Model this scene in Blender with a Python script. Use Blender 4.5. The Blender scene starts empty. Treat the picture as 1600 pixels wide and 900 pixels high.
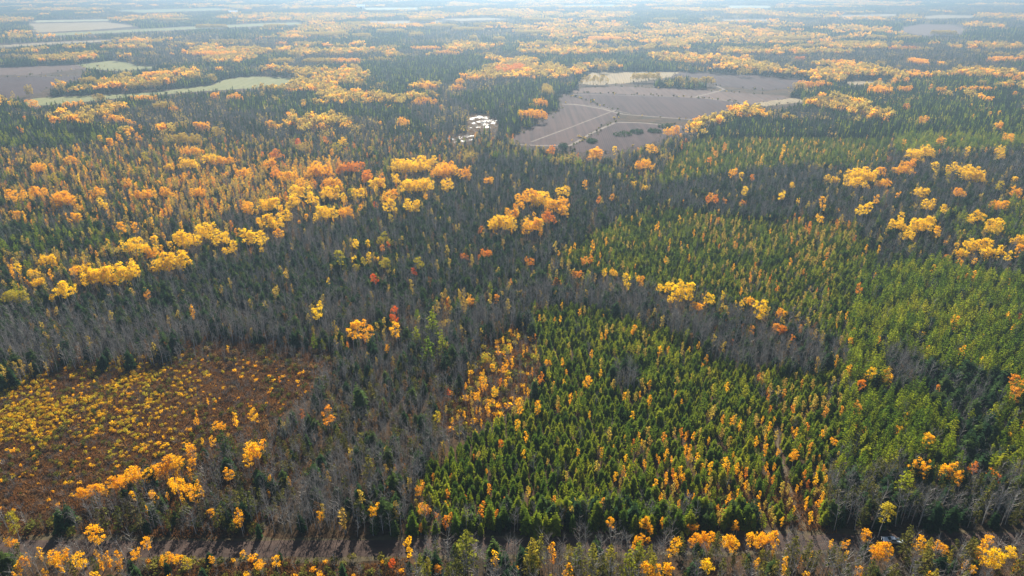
import bpy, math, random
import numpy as np
from mathutils import Vector, Matrix

R = np.random.default_rng(11)
random.seed(11)
SC = bpy.context.scene
COL = SC.collection

# ------------------------------------------------------------------ camera, sky, sun, exposure
CAM_H, FPX, HORIZON = 140.0, 1062.0, -35.0
PITCH = math.atan((450 - HORIZON) / FPX)
cam_data = bpy.data.cameras.new('camera')
cam_data.sensor_width = 36.0
cam_data.lens = 36.0 * FPX / 1600.0
cam_data.clip_start, cam_data.clip_end = 1.0, 40000.0
cam = bpy.data.objects.new('camera', cam_data)
cam.location = (0, 0, CAM_H)
cam.rotation_euler = (math.pi / 2 - PITCH, 0, 0)
COL.objects.link(cam)
SC.camera = cam

SUN_EL, SUN_AZ = math.radians(35), math.radians(1)
world = bpy.data.worlds.new('World')
SC.world = world
world.use_nodes = True
wn = world.node_tree
sky = wn.nodes.new('ShaderNodeTexSky')
sky.sky_type = 'NISHITA'
sky.sun_disc = False
sky.sun_elevation = SUN_EL
sky.sun_rotation = SUN_AZ
sky.altitude = 300
sky.dust_density = 1.5
wn.links.new(sky.outputs['Color'], wn.nodes['Background'].inputs['Color'])
wn.nodes['Background'].inputs['Strength'].default_value = 0.055
sun_data = bpy.data.lights.new('sun', 'SUN')
sun_data.energy = 5.0
sun_data.angle = math.radians(0.5)
sun_data.color = (1.0, 0.92, 0.80)
sun = bpy.data.objects.new('sun', sun_data)
to_sun = Vector((math.sin(SUN_AZ) * math.cos(SUN_EL), math.cos(SUN_AZ) * math.cos(SUN_EL), math.sin(SUN_EL)))
sun.rotation_euler = (-to_sun).to_track_quat('-Z', 'Y').to_euler()
sun.location = (0, 300, 400)
COL.objects.link(sun)
SC.view_settings.view_transform = 'Standard'
SC.view_settings.look = 'None'
SC.view_settings.exposure = 1.88
SC.view_settings.gamma = 1.0
HAZE_DENSITY = 0.00029
SC.render.engine = 'CYCLES'
SC.cycles.max_bounces = 5
SC.cycles.diffuse_bounces = 2
SC.cycles.transmission_bounces = 3
SC.cycles.glossy_bounces = 2
SC.cycles.volume_bounces = 0
SC.cycles.use_denoising = True

# ------------------------------------------------------------------ geometry of the view (photo pixel -> point of the ground)
SP, CP = math.sin(PITCH), math.cos(PITCH)

def ground(px, py, z=0.0):
    px = np.asarray(px, float); py = np.asarray(py, float)
    a = (px - 800) / FPX; b = (450 - py) / FPX
    dz = -SP + b * CP
    t = (z - CAM_H) / dz
    return a * t, (CP + b * SP) * t

def project(x, y, z):
    x = np.asarray(x, float); y = np.asarray(y, float)
    zz = z - CAM_H
    dep = y * CP - zz * SP
    return 800 + FPX * x / dep, 450 - FPX * (y * SP + zz * CP) / dep, dep

def inside(px, py, poly):
    P = np.asarray(poly, float)
    r = np.zeros(px.shape, bool)
    x0, y0 = P[-1]
    for x1, y1 in P:
        c = ((y0 > py) != (y1 > py))
        with np.errstate(divide='ignore', invalid='ignore'):
            r ^= c & (px < (x1 - x0) * (py - y0) / (y1 - y0 + 1e-12) + x0)
        x0, y0 = x1, y1
    return r

_tab = np.random.default_rng(5).random((64, 64))
def vnoise(x, y, s, o=0.0):
    x = np.asarray(x, float) / s + 17.3 + o; y = np.asarray(y, float) / s + 5.1 + o * 1.7
    xi = np.floor(x).astype(int); yi = np.floor(y).astype(int)
    fx = x - xi; fy = y - yi
    fx = fx * fx * (3 - 2 * fx); fy = fy * fy * (3 - 2 * fy)
    g = lambda a, b: _tab[a % 64, b % 64]
    return (g(xi, yi) * (1 - fx) + g(xi + 1, yi) * fx) * (1 - fy) + (g(xi, yi + 1) * (1 - fx) + g(xi + 1, yi + 1) * fx) * fy
def fnoise(x, y, s, o=0.0):
    return (vnoise(x, y, s, o) * .55 + vnoise(x, y, s * .45, o + 3) * .3 + vnoise(x, y, s * .2, o + 7) * .15)

# ------------------------------------------------------------------ materials
def nodes_of(name):
    m = bpy.data.materials.new(name); m.use_nodes = True
    nt = m.node_tree
    for n in list(nt.nodes): nt.nodes.remove(n)
    out = nt.nodes.new('ShaderNodeOutputMaterial')
    return m, nt, out

def ramp(nt, cols, pos=None):
    r = nt.nodes.new('ShaderNodeValToRGB')
    e = r.color_ramp.elements
    n = len(cols)
    while len(e) < n: e.new(0.5)
    for i, c in enumerate(cols):
        e[i].position = pos[i] if pos else i / max(1, n - 1)
        e[i].color = (*c, 1)
    return r

def math_node(nt, op, a, b=None, c=None):
    n = nt.nodes.new('ShaderNodeMath'); n.operation = op
    for i, v in enumerate((a, b, c)):
        if v is None: continue
        if isinstance(v, (int, float)): n.inputs[i].default_value = v
        else: nt.links.new(v, n.inputs[i])
    return n.outputs[0]

def leaf_material(name, cols, trans=0.4, spread=0.35, stand=0.0, stand_size=60.0):
    """Leaves: a hue for each tree, light and dark leaf sprays within it, light passing through the leaf."""
    m, nt, out = nodes_of(name)
    L = nt.links.new
    oi = nt.nodes.new('ShaderNodeObjectInfo')
    geo = nt.nodes.new('ShaderNodeNewGeometry')
    fac = oi.outputs['Random']
    if stand > 0:
        mp = nt.nodes.new('ShaderNodeTexNoise'); mp.inputs['Scale'].default_value = 1.0 / stand_size
        mp.inputs['Detail'].default_value = 2
        L(oi.outputs['Location'], mp.inputs['Vector'])
        st = math_node(nt, 'MULTIPLY_ADD', mp.outputs['Fac'], 2.6, -0.8)
        fac = math_node(nt, 'ADD', math_node(nt, 'MULTIPLY', fac, 1 - stand), math_node(nt, 'MULTIPLY', st, stand))
    r = ramp(nt, cols); L(fac, r.inputs['Fac'])
    isl = math_node(nt, 'MULTIPLY_ADD', geo.outputs['Random Per Island'], 2 * spread, 1 - spread)
    mul = nt.nodes.new('ShaderNodeVectorMath'); mul.operation = 'SCALE'
    L(r.outputs['Color'], mul.inputs[0]); L(isl, mul.inputs['Scale'])
    d = nt.nodes.new('ShaderNodeBsdfDiffuse'); t = nt.nodes.new('ShaderNodeBsdfTranslucent')
    L(mul.outputs[0], d.inputs['Color']); L(mul.outputs[0], t.inputs['Color'])
    mx = nt.nodes.new('ShaderNodeMixShader'); mx.inputs['Fac'].default_value = trans
    L(d.outputs[0], mx.inputs[1]); L(t.outputs[0], mx.inputs[2])
    L(mx.outputs[0], out.inputs['Surface'])
    return m

def plain_material(name, c0, c1, scale, rough=0.9, bump=0.0, detail=6, spec=0.2, metallic=0.0, mapping=None):
    m, nt, out = nodes_of(name)
    L = nt.links.new
    p = nt.nodes.new('ShaderNodeBsdfPrincipled')
    tc = nt.nodes.new('ShaderNodeTexCoord')
    nz = nt.nodes.new('ShaderNodeTexNoise'); nz.inputs['Scale'].default_value = scale; nz.inputs['Detail'].default_value = detail
    vec = tc.outputs['Object']
    if mapping:
        mp = nt.nodes.new('ShaderNodeMapping'); mp.inputs['Scale'].default_value = mapping[0]; mp.inputs['Rotation'].default_value = mapping[1]
        L(vec, mp.inputs['Vector']); vec = mp.outputs[0]
    L(vec, nz.inputs['Vector'])
    r = ramp(nt, [c0, c1], [0.33, 0.67]); L(nz.outputs['Fac'], r.inputs['Fac'])
    L(r.outputs['Color'], p.inputs['Base Color'])
    p.inputs['Roughness'].default_value = rough
    p.inputs['Specular IOR Level'].default_value = spec
    p.inputs['Metallic'].default_value = metallic
    if bump:
        b = nt.nodes.new('ShaderNodeBump'); b.inputs['Strength'].default_value = bump
        L(nz.outputs['Fac'], b.inputs['Height']); L(b.outputs[0], p.inputs['Normal'])
    L(p.outputs[0], out.inputs['Surface'])
    return m

def furrow_material(name, c0, c1, angle, pitch, c2=None):
    """Field soil: crop rows, wheel lines and patches of drier earth."""
    m, nt, out = nodes_of(name)
    L = nt.links.new
    p = nt.nodes.new('ShaderNodeBsdfPrincipled'); p.inputs['Roughness'].default_value = 1.0; p.inputs['Specular IOR Level'].default_value = 0.1
    tc = nt.nodes.new('ShaderNodeTexCoord')
    mp = nt.nodes.new('ShaderNodeMapping'); mp.inputs['Rotation'].default_value = (0, 0, angle)
    L(tc.outputs['Object'], mp.inputs['Vector'])
    w = nt.nodes.new('ShaderNodeTexWave'); w.inputs['Scale'].default_value = 1.0 / pitch; w.inputs['Distortion'].default_value = 0.6
    w.inputs['Detail'].default_value = 2
    L(mp.outputs[0], w.inputs['Vector'])
    n1 = nt.nodes.new('ShaderNodeTexNoise'); n1.inputs['Scale'].default_value = 0.02; n1.inputs['Detail'].default_value = 8
    L(mp.outputs[0], n1.inputs['Vector'])
    mp2 = nt.nodes.new('ShaderNodeMapping'); mp2.inputs['Rotation'].default_value = (0, 0, angle); mp2.inputs['Scale'].default_value = (.25, .006, 1)
    L(tc.outputs['Object'], mp2.inputs['Vector'])
    n2 = nt.nodes.new('ShaderNodeTexNoise'); n2.inputs['Scale'].default_value = 1.0; n2.inputs['Detail'].default_value = 4
    L(mp2.outputs[0], n2.inputs['Vector'])
    a = math_node(nt, 'MULTIPLY', w.outputs['Fac'], 0.45)
    b = math_node(nt, 'MULTIPLY_ADD', n1.outputs['Fac'], 0.7, -0.1)
    c = math_node(nt, 'MULTIPLY_ADD', n2.outputs['Fac'], 1.6, -0.75)
    s = math_node(nt, 'ADD', math_node(nt, 'ADD', a, b), c)
    r = ramp(nt, [c0, c1] + ([c2] if c2 else []), [0.2, 0.8] + ([1.0] if c2 else [])); L(s, r.inputs['Fac'])
    L(r.outputs['Color'], p.inputs['Base Color'])
    L(p.outputs[0], out.inputs['Surface'])
    return m

M = {}
M['spruce'] = leaf_material('spruce_needles', [(.036, .074, .010), (.072, .120, .011), (.165, .200, .012), (.31, .29, .014)], .52, .45, .40, 30)
M['dark_conifer'] = leaf_material('dark_conifer_needles', [(.016, .036, .016), (.028, .056, .018), (.056, .082, .018)], .35, .45)
M['pine'] = leaf_material('pine_needles', [(.045, .090, .010), (.098, .150, .010), (.205, .235, .010), (.33, .295, .014)], .5, .45, .45, 28)
M['larch'] = leaf_material('larch_needles', [(.16, .17, .018), (.22, .20, .02), (.27, .21, .02)], .42, .4)
M['yellow'] = leaf_material('yellow_leaves', [(.80, .49, .008), (.86, .58, .012), (.82, .53, .010)], .5, .5)
M['bush_yellow'] = leaf_material('bush_yellow_leaves', [(.64, .36, .008), (.70, .42, .010), (.46, .25, .010), (.28, .21, .012)], .45, .5)
M['gold'] = leaf_material('gold_leaves', [(.78, .37, .008), (.84, .44, .010), (.82, .48, .010)], .5, .5)
M['orange'] = leaf_material('orange_leaves', [(.66, .22, .014), (.70, .28, .016), (.66, .32, .03)], .5, .38)
M['red'] = leaf_material('red_leaves', [(.60, .10, .018), (.66, .14, .016)], .5, .35)
M['lime'] = leaf_material('lime_leaves', [(.36, .31, .02), (.48, .36, .02), (.42, .34, .025)], .42, .38)
M['tan'] = leaf_material('tan_leaves', [(.42, .30, .05), (.50, .36, .05), (.42, .27, .05)], .45, .4)
M['russet'] = leaf_material('russet_leaves', [(.13, .075, .035), (.20, .105, .035), (.20, .13, .045)], .35, .45)
M['underbrush'] = leaf_material('underbrush_leaves', [(.044, .040, .026), (.066, .054, .034), (.078, .056, .032), (.055, .054, .026)], .3, .45)
M['olive'] = leaf_material('olive_leaves', [(.075, .085, .016), (.11, .11, .02), (.14, .12, .02)], .35, .45)
M['grass'] = leaf_material('dry_grass', [(.055, .036, .018), (.13, .060, .022), (.21, .10, .03), (.10, .042, .022)], .35, .5, .6, 9)
M['twig'] = leaf_material('bare_twigs', [(.095, .088, .080), (.135, .128, .118), (.16, .15, .14), (.125, .105, .09)], .12, .3)
M['bark_pale'] = plain_material('pale_bark', (.24, .225, .20), (.38, .36, .325), 3.0)
M['bark_dark'] = plain_material('dark_bark', (.07, .055, .04), (.14, .11, .085), 4.0)

# ------------------------------------------------------------------ mesh building
class MB:
    def __init__(self): self.v = []; self.f = []; self.m = []
    def n(self): return len(self.v)
    def quad_cards(self, C, size, rng, up=0.0, aspect=0.75, mat=0):
        """Leaf sprays: small kite-shaped faces, tilted every way, at the points C."""
        C = np.asarray(C, float); k = len(C)
        d = rng.normal(size=(k, 3)); d[:, 2] = d[:, 2] + up
        d /= np.linalg.norm(d, axis=1)[:, None] + 1e-9
        a = rng.normal(size=(k, 3)); a -= d * (a * d).sum(1)[:, None]; a /= np.linalg.norm(a, axis=1)[:, None] + 1e-9
        b = np.cross(d, a)
        s = (np.asarray(size) * rng.uniform(.7, 1.3, k))[:, None]
        q = np.stack([C - a * s * .6, C - b * s * aspect * .5 + d * s * .08, C + a * s * .6, C + b * s * aspect * .5 + d * s * .08], 1)
        o = self.n()
        self.v += q.reshape(-1, 3).tolist()
        self.f += [[o + 4 * i, o + 4 * i + 1, o + 4 * i + 2, o + 4 * i + 3] for i in range(k)]
        self.m += [mat] * k
    def tube(self, P, rad, sides=5, mat=0):
        P = [Vector(p) for p in P]; o = self.n()
        for i, p in enumerate(P):
            t = (P[min(i + 1, len(P) - 1)] - P[max(i - 1, 0)]).normalized()
            u = t.cross(Vector((0.31, 0.95, 0.1))).normalized(); w = t.cross(u)
            for k in range(sides):
                an = 2 * math.pi * k / sides
                self.v.append(tuple(p + (u * math.cos(an) + w * math.sin(an)) * rad[i]))
        for i in range(len(P) - 1):
            for k in range(sides):
                a = o + i * sides + k; b = o + i * sides + (k + 1) % sides
                self.f.append([a, b, b + sides, a + sides]); self.m.append(mat)
    def sliver(self, p, q, w, mat=0):
        p = Vector(p); q = Vector(q); t = (q - p)
        u = t.cross(Vector((random.uniform(-1, 1), random.uniform(-1, 1), random.uniform(-1, 1))))
        if u.length < 1e-6: return
        u = u.normalized() * w * .5
        o = self.n(); self.v += [tuple(p - u), tuple(p + u), tuple(q)]; self.f.append([o, o + 1, o + 2]); self.m.append(mat)
    def box(self, x0, x1, y0, y1, z0, z1, mat=0):
        o = self.n()
        self.v += [(x, y, z) for z in (z0, z1) for y in (y0, y1) for x in (x0, x1)]
        for f in ((0, 2, 3, 1), (4, 5, 7, 6), (0, 1, 5, 4), (2, 6, 7, 3), (0, 4, 6, 2), (1, 3, 7, 5)):
            self.f.append([o + i for i in f]); self.m.append(mat)
    def mesh(self, name, mats, smooth=False):
        me = bpy.data.meshes.new(name)
        me.from_pydata([tuple(v) for v in self.v], [], self.f)
        for m in mats: me.materials.append(m)
        if len(mats) > 1: me.polygons.foreach_set('material_index', self.m)
        if smooth: me.polygons.foreach_set('use_smooth', [True] * len(self.f))
        me.update()
        return me
    def merged(self, other, off=(0, 0, 0), scale=1.0, rot=0.0, mshift=0):
        o = self.n(); c, s = math.cos(rot), math.sin(rot)
        V = np.asarray(other.v, float) * scale
        X = V[:, 0] * c - V[:, 1] * s + off[0]; Y = V[:, 0] * s + V[:, 1] * c + off[1]
        self.v += np.stack([X, Y, V[:, 2] + off[2]], 1).tolist()
        self.f += [[i + o for i in f] for f in other.f]
        self.m += [k + mshift for k in other.m]

def sphere_pts(rng, k, shell=0.55):
    d = rng.normal(size=(k, 3)); d /= np.linalg.norm(d, axis=1)[:, None]
    return d * (rng.uniform(shell, 1.0, k) ** 0.6)[:, None]

# each builder gives (trunk MB, crown MB); nominal sizes below, in metres
def aspen(rng, H=16.0, rad=3.0, crown=0.58, lobes=22, per=32, card=.50):
    t, c = MB(), MB()
    lean = rng.normal(0, .25, 2)
    zs = [0, H * .3, H * .6, H * .93]
    pts = [(lean[0] * z / H + .12 * math.sin(z), lean[1] * z / H, z) for z in zs]
    t.tube(pts, [.15, .12, .08, .02], 5)
    cz = H * (1 - crown / 2); hz = H * crown / 2
    skew = rng.normal(0, .22, 2) * rad
    for i in range(lobes):
        u = rng.uniform(-.95, .85); an = i * 2.4 + rng.uniform(-.6, .6)
        prof = (1 - max(0, u) ** 2) ** .5 * (1 - .35 * max(0, -u))
        rr = rad * .82 * prof * math.sqrt(rng.uniform(.12, 1))
        p = np.array([lean[0] + skew[0] * u + rr * math.cos(an), lean[1] + skew[1] * u + rr * math.sin(an), cz + u * hz])
        br = rad * rng.uniform(.16, .40)
        k = int(per * (.35 + 2.2 * br / rad) * (1 if u > -.4 else .6))
        c.quad_cards(p + sphere_pts(rng, k, .2) * br * np.array([1.05, 1.05, .8]), card * rng.uniform(.75, 1.1), rng, up=.5)
        t.sliver((lean[0] * .6, lean[1] * .6, max(H * .3, p[2] - rr * 1.1)), p, .10)
    c.quad_cards(np.array([lean[0], lean[1], cz + hz * .1]) + sphere_pts(rng, int(per * 1.6), .2) * np.array([rad * .95, rad * .95, hz * 1.02]), card * .7, rng)
    return t, c

def thin_aspen(rng, **k):
    return aspen(rng, lobes=9, per=12, card=.5, **k)

def birch(rng, H=8.0, rad=1.25, per=16, card=.5):
    t, c = MB(), MB()
    t.tube([(0, 0, 0), (.1, 0, H * .5), (.05, .05, H * .95)], [.09, .06, .015], 4)
    for i in range(8):
        u = i / 7; z = H * (.28 + .68 * u)
        r = rad * (math.sin(math.pi * (0.12 + .8 * (1 - u) ** .8)) * .8 + .12)
        an = rng.uniform(0, 6.28)
        p = np.array([math.cos(an) * r * .4, math.sin(an) * r * .4, z])
        c.quad_cards(p + sphere_pts(rng, per) * np.array([r * .75, r * .75, H * .075]), card, rng, up=.3)
    return t, c

def spruce(rng, H=8.0, rad=1.95, tiers=12, arms=9):
    t, c = MB(), MB()
    t.tube([(0, 0, 0), (0, 0, H * .5), (0, 0, H * .97)], [.11, .07, .015], 4)
    pw, fat = rng.uniform(1.1, 2.3), rng.uniform(.78, 1.15); bend = rng.normal(0, .25, 2)
    rad = rad * fat; base = c.n()
    for k in range(tiers):
        u = k / (tiers - 1)
        z = H * (.08 + .86 * u)
        r = rad * (1 - u ** pw) ** .9 * rng.uniform(.85, 1.12) + .10
        for j in range(arms if k < tiers - 3 else 5):
            an = 2 * math.pi * (j + (k % 2) * .5) / arms + rng.uniform(-.25, .25)
            rr = r * rng.uniform(.75, 1.15)
            d = np.array([math.cos(an), math.sin(an), 0]); s = np.array([-d[1], d[0], 0])
            w = .24 * rr + .12; dr = -.30 * rr + .06
            root = np.array([0, 0, z + .12]); mid = d * rr * .58 + np.array([0, 0, z + dr * .25])
            tip = d * rr + np.array([0, 0, z + dr])
            o = c.n()
            c.v += [root.tolist(), (mid - s * w).tolist(), tip.tolist(), (mid + s * w + np.array([0, 0, rng.uniform(-.08, .08)])).tolist()]
            c.f.append([o, o + 1, o + 2, o + 3]); c.m.append(0)
    c.quad_cards(np.stack([rng.normal(0, rad * .45, 26), rng.normal(0, rad * .45, 26), H * rng.uniform(.2, .72, 26)], 1), .62, rng, up=.5)
    c.quad_cards([(0, 0, H * .95)], .5, rng)
    c.v = [(v[0] + bend[0] * (v[2] / H) ** 2, v[1] + bend[1] * (v[2] / H) ** 2, v[2]) for v in c.v]
    return t, c

def pine(rng, H=11.0, rad=2.1, whorls=10, card=.62, spire=.72):
    t, c = MB(), MB()
    t.tube([(0, 0, 0), (.08, 0, H * .5), (0, .05, H * .96)], [.16, .11, .02], 5)
    for k in range(whorls):
        u = k / (whorls - 1)
        z = H * (.16 + .80 * u)
        r = rad * ((1 - u) ** spire * .95 + .08) * (1 if u > .15 else .75)
        n = 6 if u < .8 else 4
        for j in range(n):
            an = 2 * math.pi * j / n + k * 1.1 + rng.uniform(-.4, .4)
            rr = r * rng.uniform(.65, 1.2)
            d = np.array([math.cos(an), math.sin(an), .22])
            P = [d * rr * f + np.array([0, 0, z]) + rng.normal(0, .12, 3) for f in (.35, .62, .85, 1.0)]
            c.quad_cards(P, card * (0.75 + .5 * (1 - u)), rng, up=.6)
            if u < .6: t.sliver((0, 0, z - .15), P[2], .06)
    c.quad_cards([(0, 0, H * .97), (0, 0, H * .93)], .4, rng)
    return t, c

def bare(rng, H=13.0, rad=2.6, limbs=15, twigs=14, w=.05):
    t, c = MB(), MB()
    lean = rng.normal(0, .5, 2)
    P = lambda f: Vector((lean[0] * f * f + .15 * math.sin(f * 5), lean[1] * f * f, H * f))
    t.tube([P(f) for f in (0, .3, .6, .95)], [.13, .10, .06, .012], 5)
    for i in range(limbs):
        f = rng.uniform(.28, .88); an = i * 2.4 + rng.uniform(-.5, .5)
        ln = rad * (1.25 - .55 * f) * rng.uniform(.7, 1.2)
        up = rng.uniform(.6, 1.3)
        d = Vector((math.cos(an), math.sin(an), up)).normalized()
        a = P(f); b = a + d * ln * .55 + Vector((0, 0, .1)); e = a + d * ln + Vector((0, 0, ln * .22))
        t.tube([a, b, e], [.04, .027, .008], 3)
        for k in range(twigs):
            g = rng.uniform(.2, 1.0)
            s = a.lerp(b, g * 2) if g < .5 else b.lerp(e, g * 2 - 1)
            dd = (d + Vector(rng.normal(0, .55, 3)) + Vector((0, 0, .35))).normalized()
            c.sliver(s, s + dd * rng.uniform(.6, 1.5) * (rad / 2.6), w)
    for k in range(18):
        s = P(rng.uniform(.5, .97)); dd = (Vector(rng.normal(0, .6, 3)) + Vector((0, 0, .8))).normalized()
        c.sliver(s, s + dd * rng.uniform(.8, 1.8), w)
    return t, c

def bush(rng, r=1.0, h=1.5, n=46, card=.42):
    c = MB()
    for i in range(5):
        an = rng.uniform(0, 6.28); rr = r * rng.uniform(0, .55)
        p = np.array([math.cos(an) * rr, math.sin(an) * rr, h * rng.uniform(.4, .72)])
        c.quad_cards(p + sphere_pts(rng, n // 5) * np.array([r * .55, r * .55, h * .36]), card, rng, up=.6)
    for i in range(5):
        c.sliver((0, 0, 0), (rng.normal(0, r * .4), rng.normal(0, r * .4), h * .7), .05)
    return c

def twig_bush(rng, r=1.3, h=2.4, n=60):
    c = MB()
    for i in range(n):
        an = rng.uniform(0, 6.28); o = rng.uniform(0, r * .3); z = rng.uniform(0, h * .45)
        d = Vector((math.cos(an) * rng.uniform(.2, 1), math.sin(an) * rng.uniform(.2, 1), rng.uniform(.7, 1.5))).normalized()
        s = Vector((math.cos(an) * (o + z * .3), math.sin(an) * (o + z * .3), z))
        c.sliver(s, s + d * rng.uniform(.6, 1.4), .05)
    return c

def tuft_patch(rng, half=1.6, n=70, h=.9):
    c = MB()
    for i in range(n):
        p = Vector((rng.uniform(-half, half), rng.uniform(-half, half), 0))
        c.sliver(p, p + Vector((rng.normal(0, .35), rng.normal(0, .35), h * rng.uniform(.5, 1.2))), rng.uniform(.16, .34))
    return c

# kinds of tree: (builder, keyword arguments, variants, nominal height, nominal crown radius, crown fraction of height, trunk bark)
KIND = {
    'aspen': (aspen, {}, 7, 16.0, 3.0, .56, 'bark_pale'),
    'thin': (thin_aspen, {}, 3, 16.0, 3.0, .52, 'bark_pale'),
    'birch': (birch, {}, 4, 8.0, 1.25, .72, 'bark_pale'),
    'spruce': (spruce, {}, 9, 8.0, 1.95, .9, 'bark_dark'),
    'pine': (pine, {}, 5, 11.0, 2.1, .8, 'bark_dark'),
    'bare': (bare, {}, 6, 13.0, 2.6, .7, 'bark_pale'),
}
ARR = {}
for kname, (fn, kw, nv, *_r) in KIND.items():
    ARR[kname] = [fn(np.random.default_rng(100 + 17 * i + len(kname)), **kw) for i in range(nv)]
_mesh = {}
def tree_meshes(kind, leaf):
    """[(trunk mesh, crown mesh)] for one kind of tree in one leaf colour."""
    k = (kind, leaf)
    if k not in _mesh:
        bark = M[KIND[kind][6]]
        _mesh[k] = [(t.mesh('trunk', [bark]), c.mesh('crown', [M[leaf]])) for t, c in ARR[kind]]
    return _mesh[k]

_pools = {}
def pool(key, meshes):
    """A collection of the shapes that a wood is scattered from."""
    if key not in _pools:
        c = bpy.data.collections.new(key)
        for me in meshes:
            c.objects.link(bpy.data.objects.new(key, me))
        _pools[key] = c
    return _pools[key]

def tree_pool(kind, leaf):
    key = f'{leaf}_{kind}'
    if key in _pools: return _pools[key]
    ms = []
    for t, c in ARR[kind]:
        b = MB(); b.merged(t); b.merged(c, mshift=1)
        ms.append(b.mesh(key, [M[KIND[kind][6]], M[leaf]]))
    return pool(key, ms)

_groups = {}
def scatter_tree(coll):
    if coll.name in _groups: return _groups[coll.name]
    g = bpy.data.node_groups.new('scatter_' + coll.name, 'GeometryNodeTree')
    g.interface.new_socket('Geometry', in_out='INPUT', socket_type='NodeSocketGeometry')
    g.interface.new_socket('Geometry', in_out='OUTPUT', socket_type='NodeSocketGeometry')
    N, L = g.nodes, g.links.new
    gi, go = N.new('NodeGroupInput'), N.new('NodeGroupOutput')
    iop = N.new('GeometryNodeInstanceOnPoints')
    ci = N.new('GeometryNodeCollectionInfo'); ci.inputs['Collection'].default_value = coll
    ci.inputs['Separate Children'].default_value = True; ci.inputs['Reset Children'].default_value = True
    def attr(name, t):
        a = N.new('GeometryNodeInputNamedAttribute'); a.data_type = t; a.inputs['Name'].default_value = name
        return a.outputs['Attribute']
    e = N.new('FunctionNodeEulerToRotation')
    L(attr('turn', 'FLOAT_VECTOR'), e.inputs[0])
    L(gi.outputs[0], iop.inputs['Points']); L(ci.outputs[0], iop.inputs['Instance'])
    iop.inputs['Pick Instance'].default_value = True
    L(attr('pick', 'INT'), iop.inputs['Instance Index'])
    L(e.outputs[0], iop.inputs['Rotation']); L(attr('size', 'FLOAT_VECTOR'), iop.inputs['Scale'])
    L(iop.outputs[0], go.inputs[0])
    _groups[coll.name] = g
    return g

def scatter(name, label, cat, pts, coll, scale, tilt=0.04, hz=None):
    n = len(pts)
    if n == 0: return None
    me = bpy.data.meshes.new(name); me.vertices.add(n)
    me.vertices.foreach_set('co', np.asarray(pts, np.float32).ravel())
    def put(nm, t, arr, f='vector'):
        a = me.attributes.new(nm, t, 'POINT'); a.data.foreach_set(f, np.asarray(arr).ravel())
    turn = np.stack([R.normal(0, tilt, n), R.normal(0, tilt, n), R.uniform(0, 6.283, n)], 1).astype(np.float32)
    s = np.asarray(scale, np.float32)
    if s.ndim == 1:
        w = s * R.uniform(.88, 1.12, n); e = R.uniform(.84, 1.19, n); s = np.stack([w * e, w / e, s], 1).astype(np.float32)
    put('turn', 'FLOAT_VECTOR', turn); put('size', 'FLOAT_VECTOR', s)
    put('pick', 'INT', R.integers(0, len(coll.objects), n).astype(np.int32), 'value')
    o = bpy.data.objects.new(name, me); COL.objects.link(o)
    md = o.modifiers.new('scatter', 'NODES'); md.node_group = scatter_tree(coll)
    o['kind'] = 'stuff'; o['label'] = label; o['category'] = cat
    return o

# ------------------------------------------------------------------ the setting: ground, fields, tracks, road, water
def link_mesh(name, me, mat=None, kind=None, **props):
    if mat is not None: me.materials.append(mat)
    o = bpy.data.objects.new(name, me); COL.objects.link(o)
    if kind: o['kind'] = kind
    for k, v in props.items(): o[k] = v
    return o

def ground_material():
    m, nt, out = nodes_of('forest_floor'); L = nt.links.new
    p = nt.nodes.new('ShaderNodeBsdfPrincipled'); p.inputs['Roughness'].default_value = 1.0; p.inputs['Specular IOR Level'].default_value = 0.05
    tc = nt.nodes.new('ShaderNodeTexCoord')
    a = nt.nodes.new('ShaderNodeTexNoise'); a.inputs['Scale'].default_value = .06; a.inputs['Detail'].default_value = 10; a.inputs['Roughness'].default_value = .65
    b = nt.nodes.new('ShaderNodeTexNoise'); b.inputs['Scale'].default_value = .9; b.inputs['Detail'].default_value = 6; b.inputs['Roughness'].default_value = .7
    L(tc.outputs['Object'], a.inputs['Vector']); L(tc.outputs['Object'], b.inputs['Vector'])
    r1 = ramp(nt, [(.024, .022, .014), (.038, .028, .018), (.060, .036, .020), (.050, .038, .022)], [.3, .45, .58, .7]); L(a.outputs['Fac'], r1.inputs['Fac'])
    r2 = ramp(nt, [(.35, .35, .35), (1.35, 1.3, 1.2)], [.3, .7]); L(b.outputs['Fac'], r2.inputs['Fac'])
    mx = nt.nodes.new('ShaderNodeMix'); mx.data_type = 'RGBA'; mx.blend_type = 'MULTIPLY'; mx.inputs[0].default_value = 1
    L(r1.outputs['Color'], mx.inputs[6]); L(r2.outputs['Color'], mx.inputs[7])
    L(mx.outputs[2], p.inputs['Base Color'])
    bp = nt.nodes.new('ShaderNodeBump'); bp.inputs['Strength'].default_value = .6; bp.inputs['Distance'].default_value = .3
    L(b.outputs['Fac'], bp.inputs['Height']); L(bp.outputs[0], p.inputs['Normal'])
    L(p.outputs[0], out.inputs['Surface'])
    return m

gm = bpy.data.meshes.new('ground')
gx = np.linspace(-9000, 9000, 25); gy = np.linspace(-400, 14000, 21)
gv = [(x, y, 0) for y in gy for x in gx]
gf = [[j * 25 + i, j * 25 + i + 1, (j + 1) * 25 + i + 1, (j + 1) * 25 + i] for j in range(20) for i in range(24)]
gm.from_pydata(gv, [], gf)
link_mesh('ground', gm, ground_material(), 'structure')

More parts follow.
